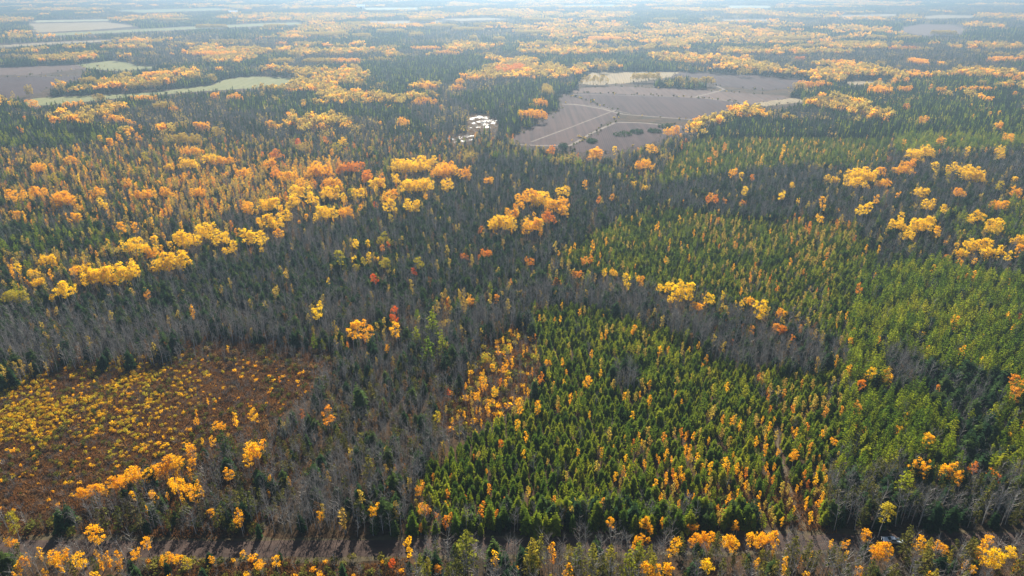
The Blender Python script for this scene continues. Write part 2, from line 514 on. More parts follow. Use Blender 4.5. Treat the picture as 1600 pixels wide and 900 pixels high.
def outline(poly, step=9.0, wob=1.2, seed=0):
    """A field's edge on the ground, with the small wander of a real margin."""
    rng = np.random.default_rng(seed)
    P = np.asarray(poly, float); gx_, gy_ = ground(P[:, 0], P[:, 1])
    out = []
    for i in range(len(P)):
        j = (i + 1) % len(P)
        a = np.array([gx_[i], gy_[i]]); b = np.array([gx_[j], gy_[j]])
        n = max(1, min(60, int(np.linalg.norm(b - a) / step)))
        for k in range(n):
            p = a + (b - a) * k / n
            if k: p = p + rng.normal(0, wob, 2)
            out.append(p)
    return out

_level = [0.02]
def sheet(name, poly, mat, wob=1.2, step=9.0):
    _level[0] += 0.006
    pts = outline(poly, step, wob, int(abs(poly[0][0] * 7 + poly[0][1])))
    me = bpy.data.meshes.new(name)
    me.from_pydata([(p[0], p[1], _level[0]) for p in pts], [], [list(range(len(pts)))])
    me.update()
    if me.polygons[0].normal.z < 0: me.flip_normals()
    return link_mesh(name, me, mat, 'structure')

def ribbon(name, pix, width, mat, wob=.15, z=None, crown=0.0):
    """A track or road of a given width along points of the ground."""
    _level[0] += 0.006
    z = _level[0] if z is None else z
    P = np.asarray(pix, float); X, Y = ground(P[:, 0], P[:, 1])
    C = np.stack([X, Y], 1)
    seg = np.linalg.norm(np.diff(C, axis=0), axis=1); s = np.concatenate([[0], np.cumsum(seg)])
    n = max(4, int(s[-1] / max(2.0, width * .7)))
    u = np.linspace(0, s[-1], n); Q = np.stack([np.interp(u, s, C[:, 0]), np.interp(u, s, C[:, 1])], 1)
    for _ in range(3): Q[1:-1] = (Q[:-2] + Q[1:-1] * 2 + Q[2:]) / 4
    T = np.gradient(Q, axis=0); T /= np.linalg.norm(T, axis=1)[:, None]; Nn = np.stack([-T[:, 1], T[:, 0]], 1)
    rng = np.random.default_rng(abs(int(P[0, 0])))
    offs = np.linspace(-1, 1, 5); V = []; F = []
    for i in range(n):
        for k, o in enumerate(offs):
            e = rng.normal(0, wob) if abs(o) == 1 else 0
            p = Q[i] + Nn[i] * (o * width / 2 + e)
            V.append((p[0], p[1], z + crown * (1 - o * o)))
    for i in range(n - 1):
        for k in range(4): F.append([i * 5 + k, (i + 1) * 5 + k, (i + 1) * 5 + k + 1, i * 5 + k + 1])
    me = bpy.data.meshes.new(name); me.from_pydata(V, [], F); me.update()
    if me.polygons[0].normal.z < 0: me.flip_normals()
    o = link_mesh(name, me, mat, 'structure')
    return o, Q

F_pale = furrow_material('pale_hay_field', (.085, .095, .032), (.135, .13, .05), 0.2, 14)
F_brown = furrow_material('ploughed_earth', (.015, .007, .007), (.040, .021, .019), 1.45, 7)
F_brown_across = furrow_material('ploughed_earth_across', (.016, .008, .008), (.042, .022, .020), 0.05, 6)
F_brown_diag = furrow_material('ploughed_earth_diagonal', (.020, .011, .010), (.054, .031, .026), 0.62, 7)
F_dry = furrow_material('dry_stubble_field', (.040, .024, .019), (.080, .050, .038), 0.9, 9)
F_tan = furrow_material('tan_stubble_field', (.12, .095, .05), (.19, .145, .08), 0.1, 12)
F_light = furrow_material('light_field', (.15, .15, .09), (.22, .215, .13), 0.1, 15)
track_mat = plain_material('sandy_track', (.052, .036, .026), (.095, .068, .046), .25)
FIELDS = [
    ('hay_field', F_pale, [(30, 160), (60, 153), (150, 149), (250, 143), (330, 133), (356, 123), (395, 119), (462, 122), (458, 130), (420, 137), (320, 142), (200, 152), (110, 162), (40, 166)]),
    ('ploughed_field', F_brown, [(-60, 121), (85, 120), (135, 117), (120, 125), (88, 132), (62, 145), (20, 152), (-60, 155)]),
    ('stubble_field', F_dry, [(-60, 109), (70, 103), (120, 101), (172, 104), (100, 111), (45, 118), (-60, 116)]),
    ('stubble_field', F_tan, [(-60, 75), (60, 67), (172, 62), (176, 64), (60, 71), (-60, 79)]),
    ('hay_field', F_pale, [(50, 54), (120, 50), (250, 44), (420, 36), (470, 35), (470, 38), (420, 40), (230, 49), (60, 57)]),
    ('light_field', F_light, [(55, 32), (170, 30), (170, 32.4), (55, 35)]),
    ('hay_field', F_tan, [(45, 37), (165, 34.5), (215, 41), (140, 47), (55, 51)]),
    ('hay_field', F_pale, [(120, 101), (172, 95), (196, 97), (215, 103), (262, 105), (190, 111), (140, 108)]),
    ('light_field', F_light, [(568, 12.4), (652, 11.8), (652, 15.4), (572, 15.6)]),
    ('light_field', F_light, [(1138, 8.8), (1204, 9), (1204, 13), (1140, 13)]),
    ('light_field', F_tan, [(1130, 30.5), (1200, 30.5), (1200, 33), (1130, 33)]),
    ('stubble_field', F_dry, [(1404, 50), (1412, 42), (1440, 38), (1490, 39), (1508, 46), (1500, 53), (1450, 56)]),
    ('stubble_field', F_tan, [(1440, 26), (1470, 23.5), (1530, 24.5), (1515, 28), (1450, 29)]),
    ('stubble_field', F_tan, [(560, 34), (680, 32), (690, 34.5), (600, 38)]),
    ('stubble_field', F_tan, [(690, 30), (760, 28), (800, 30), (720, 33)]),
    ('hay_field', F_pale, [(880, 8), (960, 7.4), (960, 10), (885, 10.6)]),
    ('hay_field', F_pale, [(180, 16), (330, 13), (380, 15), (220, 20)]),
    ('stubble_field', F_tan, [(1310, 24), (1400, 22), (1400, 25), (1320, 28)]),
    ('ploughed_field', F_brown_diag, [(796, 218), (840, 194), (880, 168), (874, 151), (890, 149), (962, 170), (968, 181), (888, 229), (830, 229)]),
    ('ploughed_field', F_brown_across, [(872, 148), (915, 145), (1020, 149), (1140, 156), (1158, 164), (1100, 188), (1060, 187), (970, 176), (900, 152)]),
    ('stubble_field', F_dry, [(876, 145), (915, 137), (960, 135), (1085, 140), (1225, 150), (1246, 160), (1180, 166), (1140, 157), (1020, 149.6), (930, 145.5)]),
    ('ploughed_field', F_brown_across, [(885, 236), (962, 190), (1064, 196), (1085, 199), (1010, 226), (950, 240)]),
    ('ploughed_field', F_brown, [(1050, 117), (1066, 113.5), (1180, 118), (1260, 126), (1265, 136), (1190, 141), (1120, 134), (1090, 122)]),
    ('stubble_field', F_tan, [(900, 131), (925, 113), (1062, 112.5), (1045, 121), (1000, 128), (940, 133)]),
    ('stubble_field', F_tan, [(1180, 161), (1240, 153), (1262, 158), (1230, 163), (1196, 167)]),
    ('stubble_field', F_tan, [(1310, 127), (1380, 126), (1390, 130), (1330, 133)]),
]
for nm, mt, pl in FIELDS: sheet(nm, pl, mt, 1.5 if pl[0][1] > 80 else 5)
for pix, w in (([(878, 163), (905, 164), (940, 170), (975, 179), (1040, 184), (1110, 189)], 3.6), ([(800, 226), (850, 228), (891, 228), (925, 208), (962, 191.5), (1000, 192), (1066, 198)], 3.4),
               ([(1085, 152), (1110, 146), (1132, 140), (1120, 135)], 4.0), ([(1085, 152), (1130, 157), (1165, 161), (1150, 166)], 4.0),
               ([(870, 147), (930, 148), (1085, 152)], 2.2), ([(830, 222), (900, 196), (962, 172)], 2.0), ([(45, 118), (90, 121), (190, 113), (262, 106)], 3.0),
               ([(885, 162), (930, 166), (985, 178)], 1.6)):
    ribbon('track', pix, w, track_mat)

road_mat = plain_material('gravel_road', (.024, .014, .010), (.046, .028, .020), .5, bump=.25, mapping=((.15, 1.2, 1), (0, 0, .02)))  # gravel colour darkened overall, tree shade over the road put into it
ROAD = [(-500, 858), (-200, 857), (0, 856), (200, 857), (400, 858), (640, 856), (1000, 850.5), (1390, 846), (1600, 844), (2100, 838)]
road_obj, ROADC = ribbon('road', ROAD, 5.8, road_mat, .2, .05, .10)
verge_mat = plain_material('verge_grass', (.034, .027, .013), (.06, .044, .018), .7)  # darkened with the road, the same shade put into its colour
ribbon('road_verge', ROAD, 8.4, verge_mat, .6, .03, 0.0)
trail_mat = plain_material('trail_earth', (.032, .022, .013), (.066, .046, .02), .4)
TRAIL = [(1262, 846), (1246, 800), (1234, 765), (1224, 735), (1216, 700), (1212, 670)]
trail_obj, TRAILC = ribbon('trail', TRAIL, 1.2, trail_mat, .3)

wm, wnt, wout = nodes_of('pond_water')
wp = wnt.nodes.new('ShaderNodeBsdfPrincipled'); wp.inputs['Base Color'].default_value = (.02, .025, .03, 1); wp.inputs['Roughness'].default_value = .42
wp.inputs['IOR'].default_value = 1.33
wz = wnt.nodes.new('ShaderNodeTexNoise'); wz.inputs['Scale'].default_value = .7; wz.inputs['Detail'].default_value = 4
wtc = wnt.nodes.new('ShaderNodeTexCoord'); wnt.links.new(wtc.outputs['Object'], wz.inputs['Vector'])
wb = wnt.nodes.new('ShaderNodeBump'); wb.inputs['Strength'].default_value = .12; wb.inputs['Distance'].default_value = .5
wnt.links.new(wz.outputs['Fac'], wb.inputs['Height']); wnt.links.new(wb.outputs[0], wp.inputs['Normal'])
wnt.links.new(wp.outputs[0], wout.inputs['Surface'])
mud = plain_material('marsh_mud', (.018, .015, .012), (.036, .028, .022), .3)
sheet('marsh', [(690, 208), (722, 200), (728, 182), (740, 174), (772, 176), (790, 190), (782, 204), (752, 210), (745, 226), (705, 232)], mud, 2, 5)
POOLS = [(738, 186, 9, 5), (747, 183, 14, 6), (757, 185, 12, 5), (764, 189, 16, 5), (750, 191, 12, 5), (741, 193, 9, 4), (757, 195, 14, 5), (770, 193, 10, 4), (748, 199, 8, 3), (763, 199, 12, 3), (776, 189, 6, 3), (755, 190, 8, 3), (736, 200, 5, 2),
         (707, 218, 9, 3.4), (719, 216, 10, 4), (729, 214, 11, 3.4), (737, 213, 8, 3), (712, 222, 6, 2.4), (724, 221, 9, 2.6), (736, 219, 8, 2.2), (700, 217, 4, 1.8)]
def pond():
    V, F = [], []
    rng = np.random.default_rng(3)
    bits = [(cx + rng.uniform(-.36, .36) * w, cy + rng.uniform(-.36, .36) * h, w * rng.uniform(.16, .60), h * rng.uniform(.10, .26)) for cx, cy, w, h in POOLS for _ in range(8)]
    for cx, cy, w, h in bits:
        o = len(V); n = 18
        ph = rng.uniform(0, 6.28, 3)
        for k in range(n):
            a = 2 * math.pi * k / n
            r = 1 + .22 * math.sin(2 * a + ph[0]) + .2 * math.sin(3 * a + ph[1]) + .14 * math.sin(5 * a + ph[2])
            x, y = ground(cx + math.cos(a) * w / 2 * r, cy + math.sin(a) * h / 2 * r)
            V.append((float(x), float(y), .30 + .0015 * (len(F) % 61)))
        F.append(list(range(o, o + n)))
    me = bpy.data.meshes.new('water'); me.from_pydata(V, [], F); me.update()
    for p in me.polygons:
        if p.normal.z < 0: p.flip()
    link_mesh('water', me, wm, 'structure')
pond()

# ------------------------------------------------------------------ which wood grows where (areas as seen on the photo's canopy)
AREA = [
    ('mix', [(-300, -60), (1900, -60), (1900, 1100), (-300, 1100)]),
    ('far', [(-300, -60), (1900, -60), (1900, 235), (-300, 235)]),
    # left half
    ('conifer', [(-50, 165), (90, 190), (190, 195), (200, 215), (120, 222), (40, 250), (-50, 250)]),
    ('conifer', [(560, 92), (620, 88), (750, 84), (770, 96), (760, 112), (700, 130), (600, 128), (560, 112)]),
    ('conifer', [(580, 170), (640, 165), (640, 182), (580, 186)]),
    ('conifer', [(420, 165), (560, 160), (640, 175), (560, 185), (420, 180)]),
    ('warmmix', [(-150, 232), (250, 225), (420, 225), (420, 262), (330, 262), (270, 300), (250, 350), (160, 355), (-150, 345)]),
    ('warmmix', [(-150, 395), (120, 385), (250, 360), (330, 335), (330, 365), (240, 400), (120, 430), (-150, 450)]),
    ('warmmix', [(420, 330), (480, 300), (560, 280), (640, 300), (700, 330), (690, 400), (640, 440), (560, 430), (500, 370), (430, 375)]),
    ('slender', [(260, 282), (330, 262), (400, 262), (520, 240), (540, 262), (460, 300), (400, 330), (330, 338), (250, 330)]),
    ('bare', [(330, 330), (400, 322), (520, 340), (620, 330), (700, 290), (780, 300), (800, 330), (740, 440), (640, 480), (520, 520), (400, 545), (250, 548), (130, 555), (-50, 560), (-50, 470), (120, 455), (230, 440), (300, 410), (400, 400), (430, 365)]),
    ('mixgreen', [(-50, 340), (60, 345), (190, 350), (200, 370), (110, 390), (-50, 400)]),
    ('bare', [(700, 300), (760, 240), (820, 300), (900, 290), (980, 300), (900, 380), (830, 430), (760, 470), (650, 500), (560, 520), (480, 560), (470, 640), (440, 700), (400, 780), (560, 840), (640, 790), (700, 720), (760, 640), (800, 560), (840, 500), (860, 440), (760, 400)]),
    ('brown', [(590, 560), (700, 560), (720, 620), (640, 700), (560, 740), (470, 720), (480, 650), (520, 590)]),
    ('field', [(-150, 600), (0, 590), (80, 560), (160, 556), (320, 545), (440, 548), (500, 575), (480, 620), (420, 655), (340, 690), (260, 710), (180, 745), (130, 790), (60, 800), (-150, 800)]),
    ('brownbrush', [(250, 540), (330, 515), (420, 520), (520, 530), (520, 580), (440, 555), (330, 552)]),
    ('edge', [(-150, 800), (60, 800), (130, 790), (180, 750), (260, 720), (330, 690), (420, 660), (480, 640), (470, 740), (420, 840), (-150, 848)]),
    ('bare', [(390, 835), (470, 760), (560, 690), (650, 690), (660, 780), (700, 800), (720, 836)]),
    ('conifer', [(700, 150), (850, 120), (900, 140), (880, 165), (800, 210), (740, 205), (780, 180)]),
    ('mixgreen', [(760, 232), (830, 236), (960, 262), (1010, 290), (900, 290), (780, 260)]),
    ('teal', [(540, 330), (640, 300), (720, 250), (830, 240), (1000, 290), (960, 340), (900, 385), (820, 430), (740, 450), (640, 470), (560, 440)]),
    ('teal', [(-50, 470), (120, 455), (300, 410), (430, 372), (540, 400), (560, 450), (430, 480), (250, 490), (-50, 515)]),
    # the long lot
    ('teal', [(1000, 285), (1100, 268), (1260, 252), (1390, 255), (1370, 360), (1200, 335), (1060, 320), (950, 335)]),
    ('spruce', [(1040, 250), (1085, 215), (1140, 183), (1400, 188), (1385, 250), (1330, 258), (1250, 252), (1100, 270), (1030, 286)]),
    ('spruce', [(860, 395), (940, 350), (1000, 328), (1060, 320), (1200, 336), (1350, 362), (1375, 380), (1350, 560), (1290, 505), (1210, 470), (1120, 465), (1040, 445), (960, 425), (900, 410)]),
    ('slenderspruce', [(1085, 335), (1160, 345), (1185, 385), (1160, 400), (1090, 370)]),
    ('slenderspruce', [(1120, 420), (1200, 410), (1300, 420), (1300, 500), (1210, 460)]),
    ('slenderspruce', [(1220, 330), (1340, 345), (1340, 400), (1230, 410)]),
    ('bare', [(820, 460), (880, 430), (960, 430), (1040, 450), (1120, 470), (1220, 500), (1270, 520), (1330, 560), (1300, 560), (1250, 585), (1200, 575), (1110, 545), (1060, 512), (970, 482), (900, 468)]),
    ('brush', [(760, 520), (820, 490), (845, 540), (835, 600), (770, 650), (700, 680), (680, 640)]),
    ('spruce', [(825, 480), (880, 465), (970, 482), (1060, 512), (1110, 545), (1200, 575), (1250, 585), (1300, 560), (1340, 560), (1310, 700), (1295, 830), (1200, 805), (1060, 790), (1000, 800), (900, 818), (780, 800), (700, 790), (650, 760), (665, 715), (730, 670), (790, 640), (850, 590), (845, 540)]),
    ('bare', [(955, 565), (1000, 560), (995, 590), (965, 595)]),
    ('bare', [(960, 470), (1070, 480), (1090, 510), (1010, 505)]),
    ('slenderspruce', [(1180, 560), (1320, 580), (1310, 700), (1260, 690), (1190, 620)]),
    ('goldmix', [(930, 690), (1040, 660), (1200, 640), (1320, 690), (1300, 760), (1100, 760), (960, 750)]),
    ('gold', [(1000, 770), (1080, 745), (1200, 740), (1300, 750), (1296, 828), (1180, 815), (1040, 800)]),
    ('bare', [(640, 770), (720, 790), (800, 795), (900, 812), (1000, 802), (1010, 842), (640, 846)]),
    # right of the lot
    ('pine', [(1390, 160), (1420, 150), (1500, 150), (1600, 172), (1700, 180), (1700, 222), (1560, 228), (1440, 232), (1400, 236)]),
    ('pine', [(1410, 128), (1480, 118), (1600, 122), (1700, 124), (1700, 136), (1560, 132), (1460, 136)]),
    ('teal', [(1400, 240), (1700, 232), (1700, 420), (1580, 425), (1440, 405), (1370, 420)]),
    ('mixgreen', [(1460, 330), (1530, 320), (1600, 300), (1700, 300), (1700, 380), (1580, 370), (1500, 375)]),
    ('pine', [(1340, 430), (1420, 402), (1500, 405), (1590, 430), (1700, 440), (1700, 790), (1600, 770), (1520, 728), (1420, 715), (1310, 740), (1322, 600)]),
    ('bare', [(1380, 540), (1440, 545), (1440, 600), (1390, 600)]),
    ('dark', [(1440, 560), (1570, 575), (1560, 640), (1480, 640), (1440, 600)]),
    ('dark', [(1490, 640), (1560, 650), (1550, 720), (1500, 720)]),
    ('bare', [(1300, 738), (1420, 735), (1560, 745), (1700, 780), (1700, 838), (1298, 838)]),
    # south of the road
    ('bare', [(-150, 862), (1700, 852), (1700, 1100), (-150, 1100)]),
    ('scrub', [(230, 866), (640, 866), (640, 1000), (230, 1000)]),
]
NO_TREES = [p for _, _, p in FIELDS]

def area_of(px, py):
    cls = np.zeros(px.shape, int)
    for i, (_, poly) in enumerate(AREA):
        cls[inside(px, py, poly)] = i
    names = np.array([a for a, _ in AREA])
    return names[cls]

def dist_to(line, x, y):
    d = np.full(x.shape, 1e9)
    for a, b in zip(line[:-1], line[1:]):
        ab = b - a; t = np.clip(((x - a[0]) * ab[0] + (y - a[1]) * ab[1]) / (ab @ ab), 0, 1)
        d = np.minimum(d, np.hypot(x - a[0] - t * ab[0], y - a[1] - t * ab[1]))
    return d

def cells(step, d0, d1, jit=.42, angle=0.0, margin=60, ylow=1010):
    """A jittered grid of planting spots over the ground that the camera sees between two depths."""
    half = d1 * .80 + 40
    n = int(2 * half / step); 
    ys = np.arange(max(60, d0 - 140), d1 * 1.12 + 50, step)
    xs = (np.arange(n) - n / 2) * step
    X, Y = np.meshgrid(xs, ys)
    X = X.ravel() + R.uniform(-jit, jit, X.size) * step; Y = Y.ravel() + R.uniform(-jit, jit, Y.size) * step
    if angle:
        c, s = math.cos(angle), math.sin(angle); Yc = (d0 + d1) / 2
        X, Y = X * c - (Y - Yc) * s, X * s + (Y - Yc) * c + Yc
    px, py, dep = project(X, Y, 0)
    k = (dep > d0) & (dep <= d1) & (px > -margin) & (px < 1600 + margin) & (py < ylow)
    return X[k], Y[k], px[k], py[k], dep[k]

def clear_of(X, Y, px, py, tall=8.0):
    k = np.ones(X.shape, bool)
    for z in (0., tall * .5, tall):
        qx, qy, _ = project(X, Y, z)
        for p in NO_TREES: k &= ~inside(qx, qy, p)
        for cx, cy, w, h in POOLS:
            k &= ((qx - cx) / (w * .58)) ** 2 + ((qy - cy) / (h * .58 + 1)) ** 2 > 1
    for z in (0., 2.5, 5., 7.5, 10.):            # nothing grows between the pickup and the clearing it was seen through
        qx, qy, _ = project(X, Y, z); k &= ((qx - 1391) / 21) ** 2 + ((qy - 843) / 9) ** 2 > 1
    k &= dist_to(ROADC, X, Y) > 4.2
    k &= dist_to(TRAILC, X, Y) > 1.0
    return k

# every tree or bush to plant: kind, leaf colour, x, y, height
PLANT = {}
def plant(kind, leaf, x, y, h, tag=None):
    PLANT.setdefault((kind, leaf), []).append(np.stack([np.asarray(x, float), np.asarray(y, float), np.asarray(h, float), np.full(len(x), -1 if tag is None else tag, float)], 1))

#@CLUMPS@
Y_, G_, O_, R_, L_, T_ = 'yellow', 'gold', 'orange', 'red', 'lime', 'tan'
CLUMPS = """
Y 100 448 50 30|Y 175 425 95 26|Y 272 403 54 26|Y 210 383 45 24|Y 243 378 18 26|Y 290 372 50 30|Y 346 370 36 22|Y 390 368 30 30|G 190 358 14 18|G 212 355 14 16|G 225 353 7 10
Y 75 405 36 14|Y 25 418 20 18|Y 53 426 22 14|G 114 423 14 18|Y 205 410 14 12|Y 352 392 12 12|T 160 390 26 16|L 20 462 46 16|G 226 303 42 12|G 195 311 10 8|Y 160 318 20 12|G 98 310 36 28|G 38 306 13 15|G 18 305 26 22
G 25 336 18 10|G 3 334 8 12|L 85 279 26 14|Y 124 282 10 16|T 224 265 24 12|Y 262 260 22 10|Y 295 255 34 12|Y 330 247 36 12|L 228 245 12 14|G 247 285 14 8|T 150 277 12 10|T 193 272 16 10|G 352 273 14 8|T 335 275 16 10|G 390 325 24 26
T 130 405 30 14|T 185 392 30 14|T 20 395 40 14|T 330 285 34 12|T 270 290 24 12|T 370 290 40 14
O 430 240 26 12|O 410 241 12 8|L 525 230 22 10|G 519 238 10 10|T 475 229 30 10|T 578 234 18 18|G 500 265 44 26|O 430 268 26 14|G 468 285 26 18|O 550 260 50 18|Y 640 258 66 24|Y 620 278 22 16|Y 652 288 56 26|G 695 264 42 28|G 725 270 28 18|G 763 281 20 12|T 735 243 30 14
O 572 275 24 24|O 595 282 20 24|Y 520 302 44 16|Y 487 310 26 16|L 549 303 16 24|G 610 305 26 18|Y 608 322 28 18|Y 645 320 32 16|G 665 307 10 10|Y 455 315 22 28|Y 420 318 44 18|Y 432 343 36 26|G 405 347 12 12|G 435 363 22 14|Y 410 372 24 24|Y 408 389 12 12|Y 510 330 48 20|G 478 339 12 12|G 468 347 8 8|G 563 325 12 10|R 585 321 8 12|L 611 341 12 12
Y 558 380 20 16|Y 575 381 14 14|L 600 372 30 16|R 607 384 10 14|O 598 388 9 12|T 628 375 20 16|L 531 405 22 22|Y 552 405 18 14|Y 576 400 16 16|L 568 410 18 14|Y 590 404 14 10|L 602 411 26 16|L 558 418 16 10|T 607 426 12 12|L 620 403 10 14|L 629 406 8 12|L 638 402 10 14|L 656 413 14 18|R 585 437 18 18|R 647 424 10 12
Y 447 430 10 10|Y 513 442 7 14|Y 778 347 36 16|O 750 358 16 12|G 774 365 9 9|O 760 395 24 12|O 725 400 18 10
G 932 240 26 20|Y 961 234 16 13|T 880 248 46 16|O 860 234 20 8|G 1020 233 24 12|G 1005 255 32 18|Y 990 287 12 8|Y 1007 293 12 8|Y 845 310 44 20|G 810 320 24 13|Y 880 298 26 18|G 878 327 26 22|G 818 356 20 18|G 843 352 20 26|G 835 335 12 10|G 800 358 6 14|G 914 289 9 12|O 955 309 16 12|O 933 314 14 12|G 927 385 12 18|O 915 407 22 13|O 828 408 18 12
Y 943 427 14 12|Y 962 427 8 10|Y 978 440 14 20|G 1002 445 10 10|Y 1070 453 52 26|Y 1105 466 26 18|G 1067 270 7 12|O 1107 250 10 10|O 1120 241 10 12|O 1133 229 10 8|G 1145 270 20 12|Y 1160 276 14 12|O 1175 278 10 10|Y 1165 298 14 15|G 1190 250 7 12|O 1113 308 24 16|O 1132 314 8 10|O 1160 317 14 9|O 1067 320 7 12
Y 1345 272 54 24|Y 1300 280 30 9|G 1375 267 20 12|G 1412 265 40 11|Y 1312 270 8 8|T 1277 258 20 10|G 1222 236 7 20|G 1218 248 6 10|Y 1222 305 22 17|Y 1236 290 14 9|Y 1248 314 11 11|G 1284 319 18 18|G 1283 342 12 15|G 1308 328 6 8|Y 1350 327 30 17|G 1370 310 14 15|Y 1430 240 24 22|Y 1450 235 30 16|Y 1512 234 14 15|Y 1562 234 18 11|Y 1565 243 14 9
Y 1463 262 20 14|Y 1490 262 26 18|Y 1520 271 44 24|L 1485 278 14 16|Y 1585 280 16 9|L 1560 290 18 20|G 1403 303 12 12|Y 1450 320 24 14|Y 1475 325 14 17|T 1430 322 20 12|Y 1407 338 20 19|Y 1437 350 40 20|Y 1420 365 22 15|G 1465 363 24 18|G 1477 380 11 11|Y 1525 338 30 16|Y 1553 350 38 22|Y 1495 384 10 11|Y 1528 382 54 16|Y 1562 389 20 14|Y 1576 400 20 16|G 1592 393 18 19|L 1425 387 16 16|O 1475 403 18 9|G 1485 407 8 13|G 1501 409 12 13|G 1520 409 10 11|G 1537 413 6 9|G 1235 411 9 14|O 1265 357 8 20|G 1367 433 6 13|O 1342 450 18 18
O 231 460 12 15|T 170 465 12 11|G 299 490 8 26|G 356 545 8 12|G 324 627 9 9|G 306 645 7 6|G 307 658 10 7|G 368 655 12 24|G 395 647 14 24|G 341 667 20 13|Y 498 485 18 30|G 560 517 44 32|R 616 490 28 28|G 620 514 36 28|G 606 544 16 14|O 512 645 24 36|G 496 596 10 8|O 437 593 7 9
T 695 505 34 13|T 725 518 24 18|G 788 575 14 16|G 755 597 14 19|O 781 597 10 15|G 771 612 14 18|G 727 602 9 12|R 701 612 13 11|G 762 640 10 22|G 744 640 8 13|L 685 652 14 20|O 655 665 10 8|O 735 470 20 16|O 775 468 18 14|O 700 475 10 18
G 992 515 18 13|O 836 526 8 11|G 855 566 16 10|G 917 597 14 19|G 890 602 6 10|G 865 600 6 8|G 826 612 12 15|G 810 630 12 17|G 812 642 16 15|G 840 637 14 17|G 808 662 18 18|G 900 617 8 8|G 1014 628 10 20|Y 1077 548 6 11|O 1098 573 8 12|Y 1130 465 8 18|Y 1147 478 12 17|Y 1160 478 14 15|Y 1193 482 36 26|O 1135 507 10 15|O 1148 508 8 9|O 1160 512 10 15|O 1176 514 16 17|O 1130 535 8 11|O 1145 535 12 11
O 1218 513 26 17|O 1240 530 18 15|G 1335 517 10 15|G 1330 533 14 13|G 1374 532 16 13|G 1443 522 14 10|Y 1358 582 24 24|G 1386 586 22 24|G 1326 583 10 24|O 1345 602 18 18|O 1590 600 24 30|O 1585 618 22 24|O 1467 607 14 15|O 1340 637 20 22|G 1333 667 14 15|G 1402 672 18 13|O 1315 643 10 18|O 1593 496 10 11
G 395 703 40 34|G 298 704 22 24|G 315 689 8 13|G 269 722 40 24|G 217 738 40 26|G 179 754 32 20|G 140 768 46 16|G 262 748 9 20|G 270 762 9 24|G 279 745 9 22|G 288 760 9 24|G 297 742 9 24|G 300 765 9 20|G 308 758 9 26|G 315 768 8 20|G 285 780 8 18|G 262 775 9 16|G 240 775 16 22|G 207 776 16 17|G 225 770 6 10|G 229 797 6 6|G 357 740 24 22|G 330 802 18 17|G 374 808 30 28|G 308 790 8 14
L 20 815 36 30|G 15 848 30 16|G 148 838 24 36|G 42 875 18 20|G 95 870 30 34|G 125 875 30 34|G 152 865 12 20|G 168 873 12 32|G 185 885 16 15|G 212 865 16 32|G 270 872 44 13|L 290 882 30 22|G 330 873 16 10|G 380 866 18 14|G 405 880 26 22|G 432 876 28 20
G 423 753 10 20|G 420 772 8 10|G 453 752 10 15|O 550 763 11 15|G 501 807 20 19|O 604 734 8 11|O 619 730 8 7|O 633 731 5 9|G 586 798 30 22|O 655 765 26 22|O 658 797 16 28|O 683 808 12 12|O 698 774 9 19|O 726 780 10 14|O 763 766 12 20|O 755 790 10 18|O 788 782 8 17|O 704 746 9 13|O 677 745 7 13|O 782 694 14 12|O 740 715 8 8|R 612 880 16 15|O 684 888 28 20
G 956 818 26 20|G 1010 820 36 20|G 1035 818 12 18|G 1005 842 30 13|G 1055 855 32 32|G 1083 822 28 13|G 1083 848 20 18|G 1148 822 20 11|G 1025 892 50 28|G 1140 848 40 24|G 1180 845 40 22|Y 1105 885 30 26
G 1437 731 42 28|G 1487 738 50 30|O 1520 732 14 22|O 1553 745 16 24|G 1540 735 20 15|G 1375 742 11 12|G 1320 742 10 13|L 1332 741 8 13|G 1448 690 16 28|G 1303 690 16 15|G 1242 710 14 36|G 1265 712 10 11|L 1383 800 26 38|G 1279 787 14 11|G 1350 838 20 20|G 1375 860 46 22|G 1438 850 38 28|G 1345 893 14 20|G 1268 870 10 17|G 1298 850 10 18|G 1546 845 30 22|Y 1553 872 46 30|G 1520 888 14 19
"""
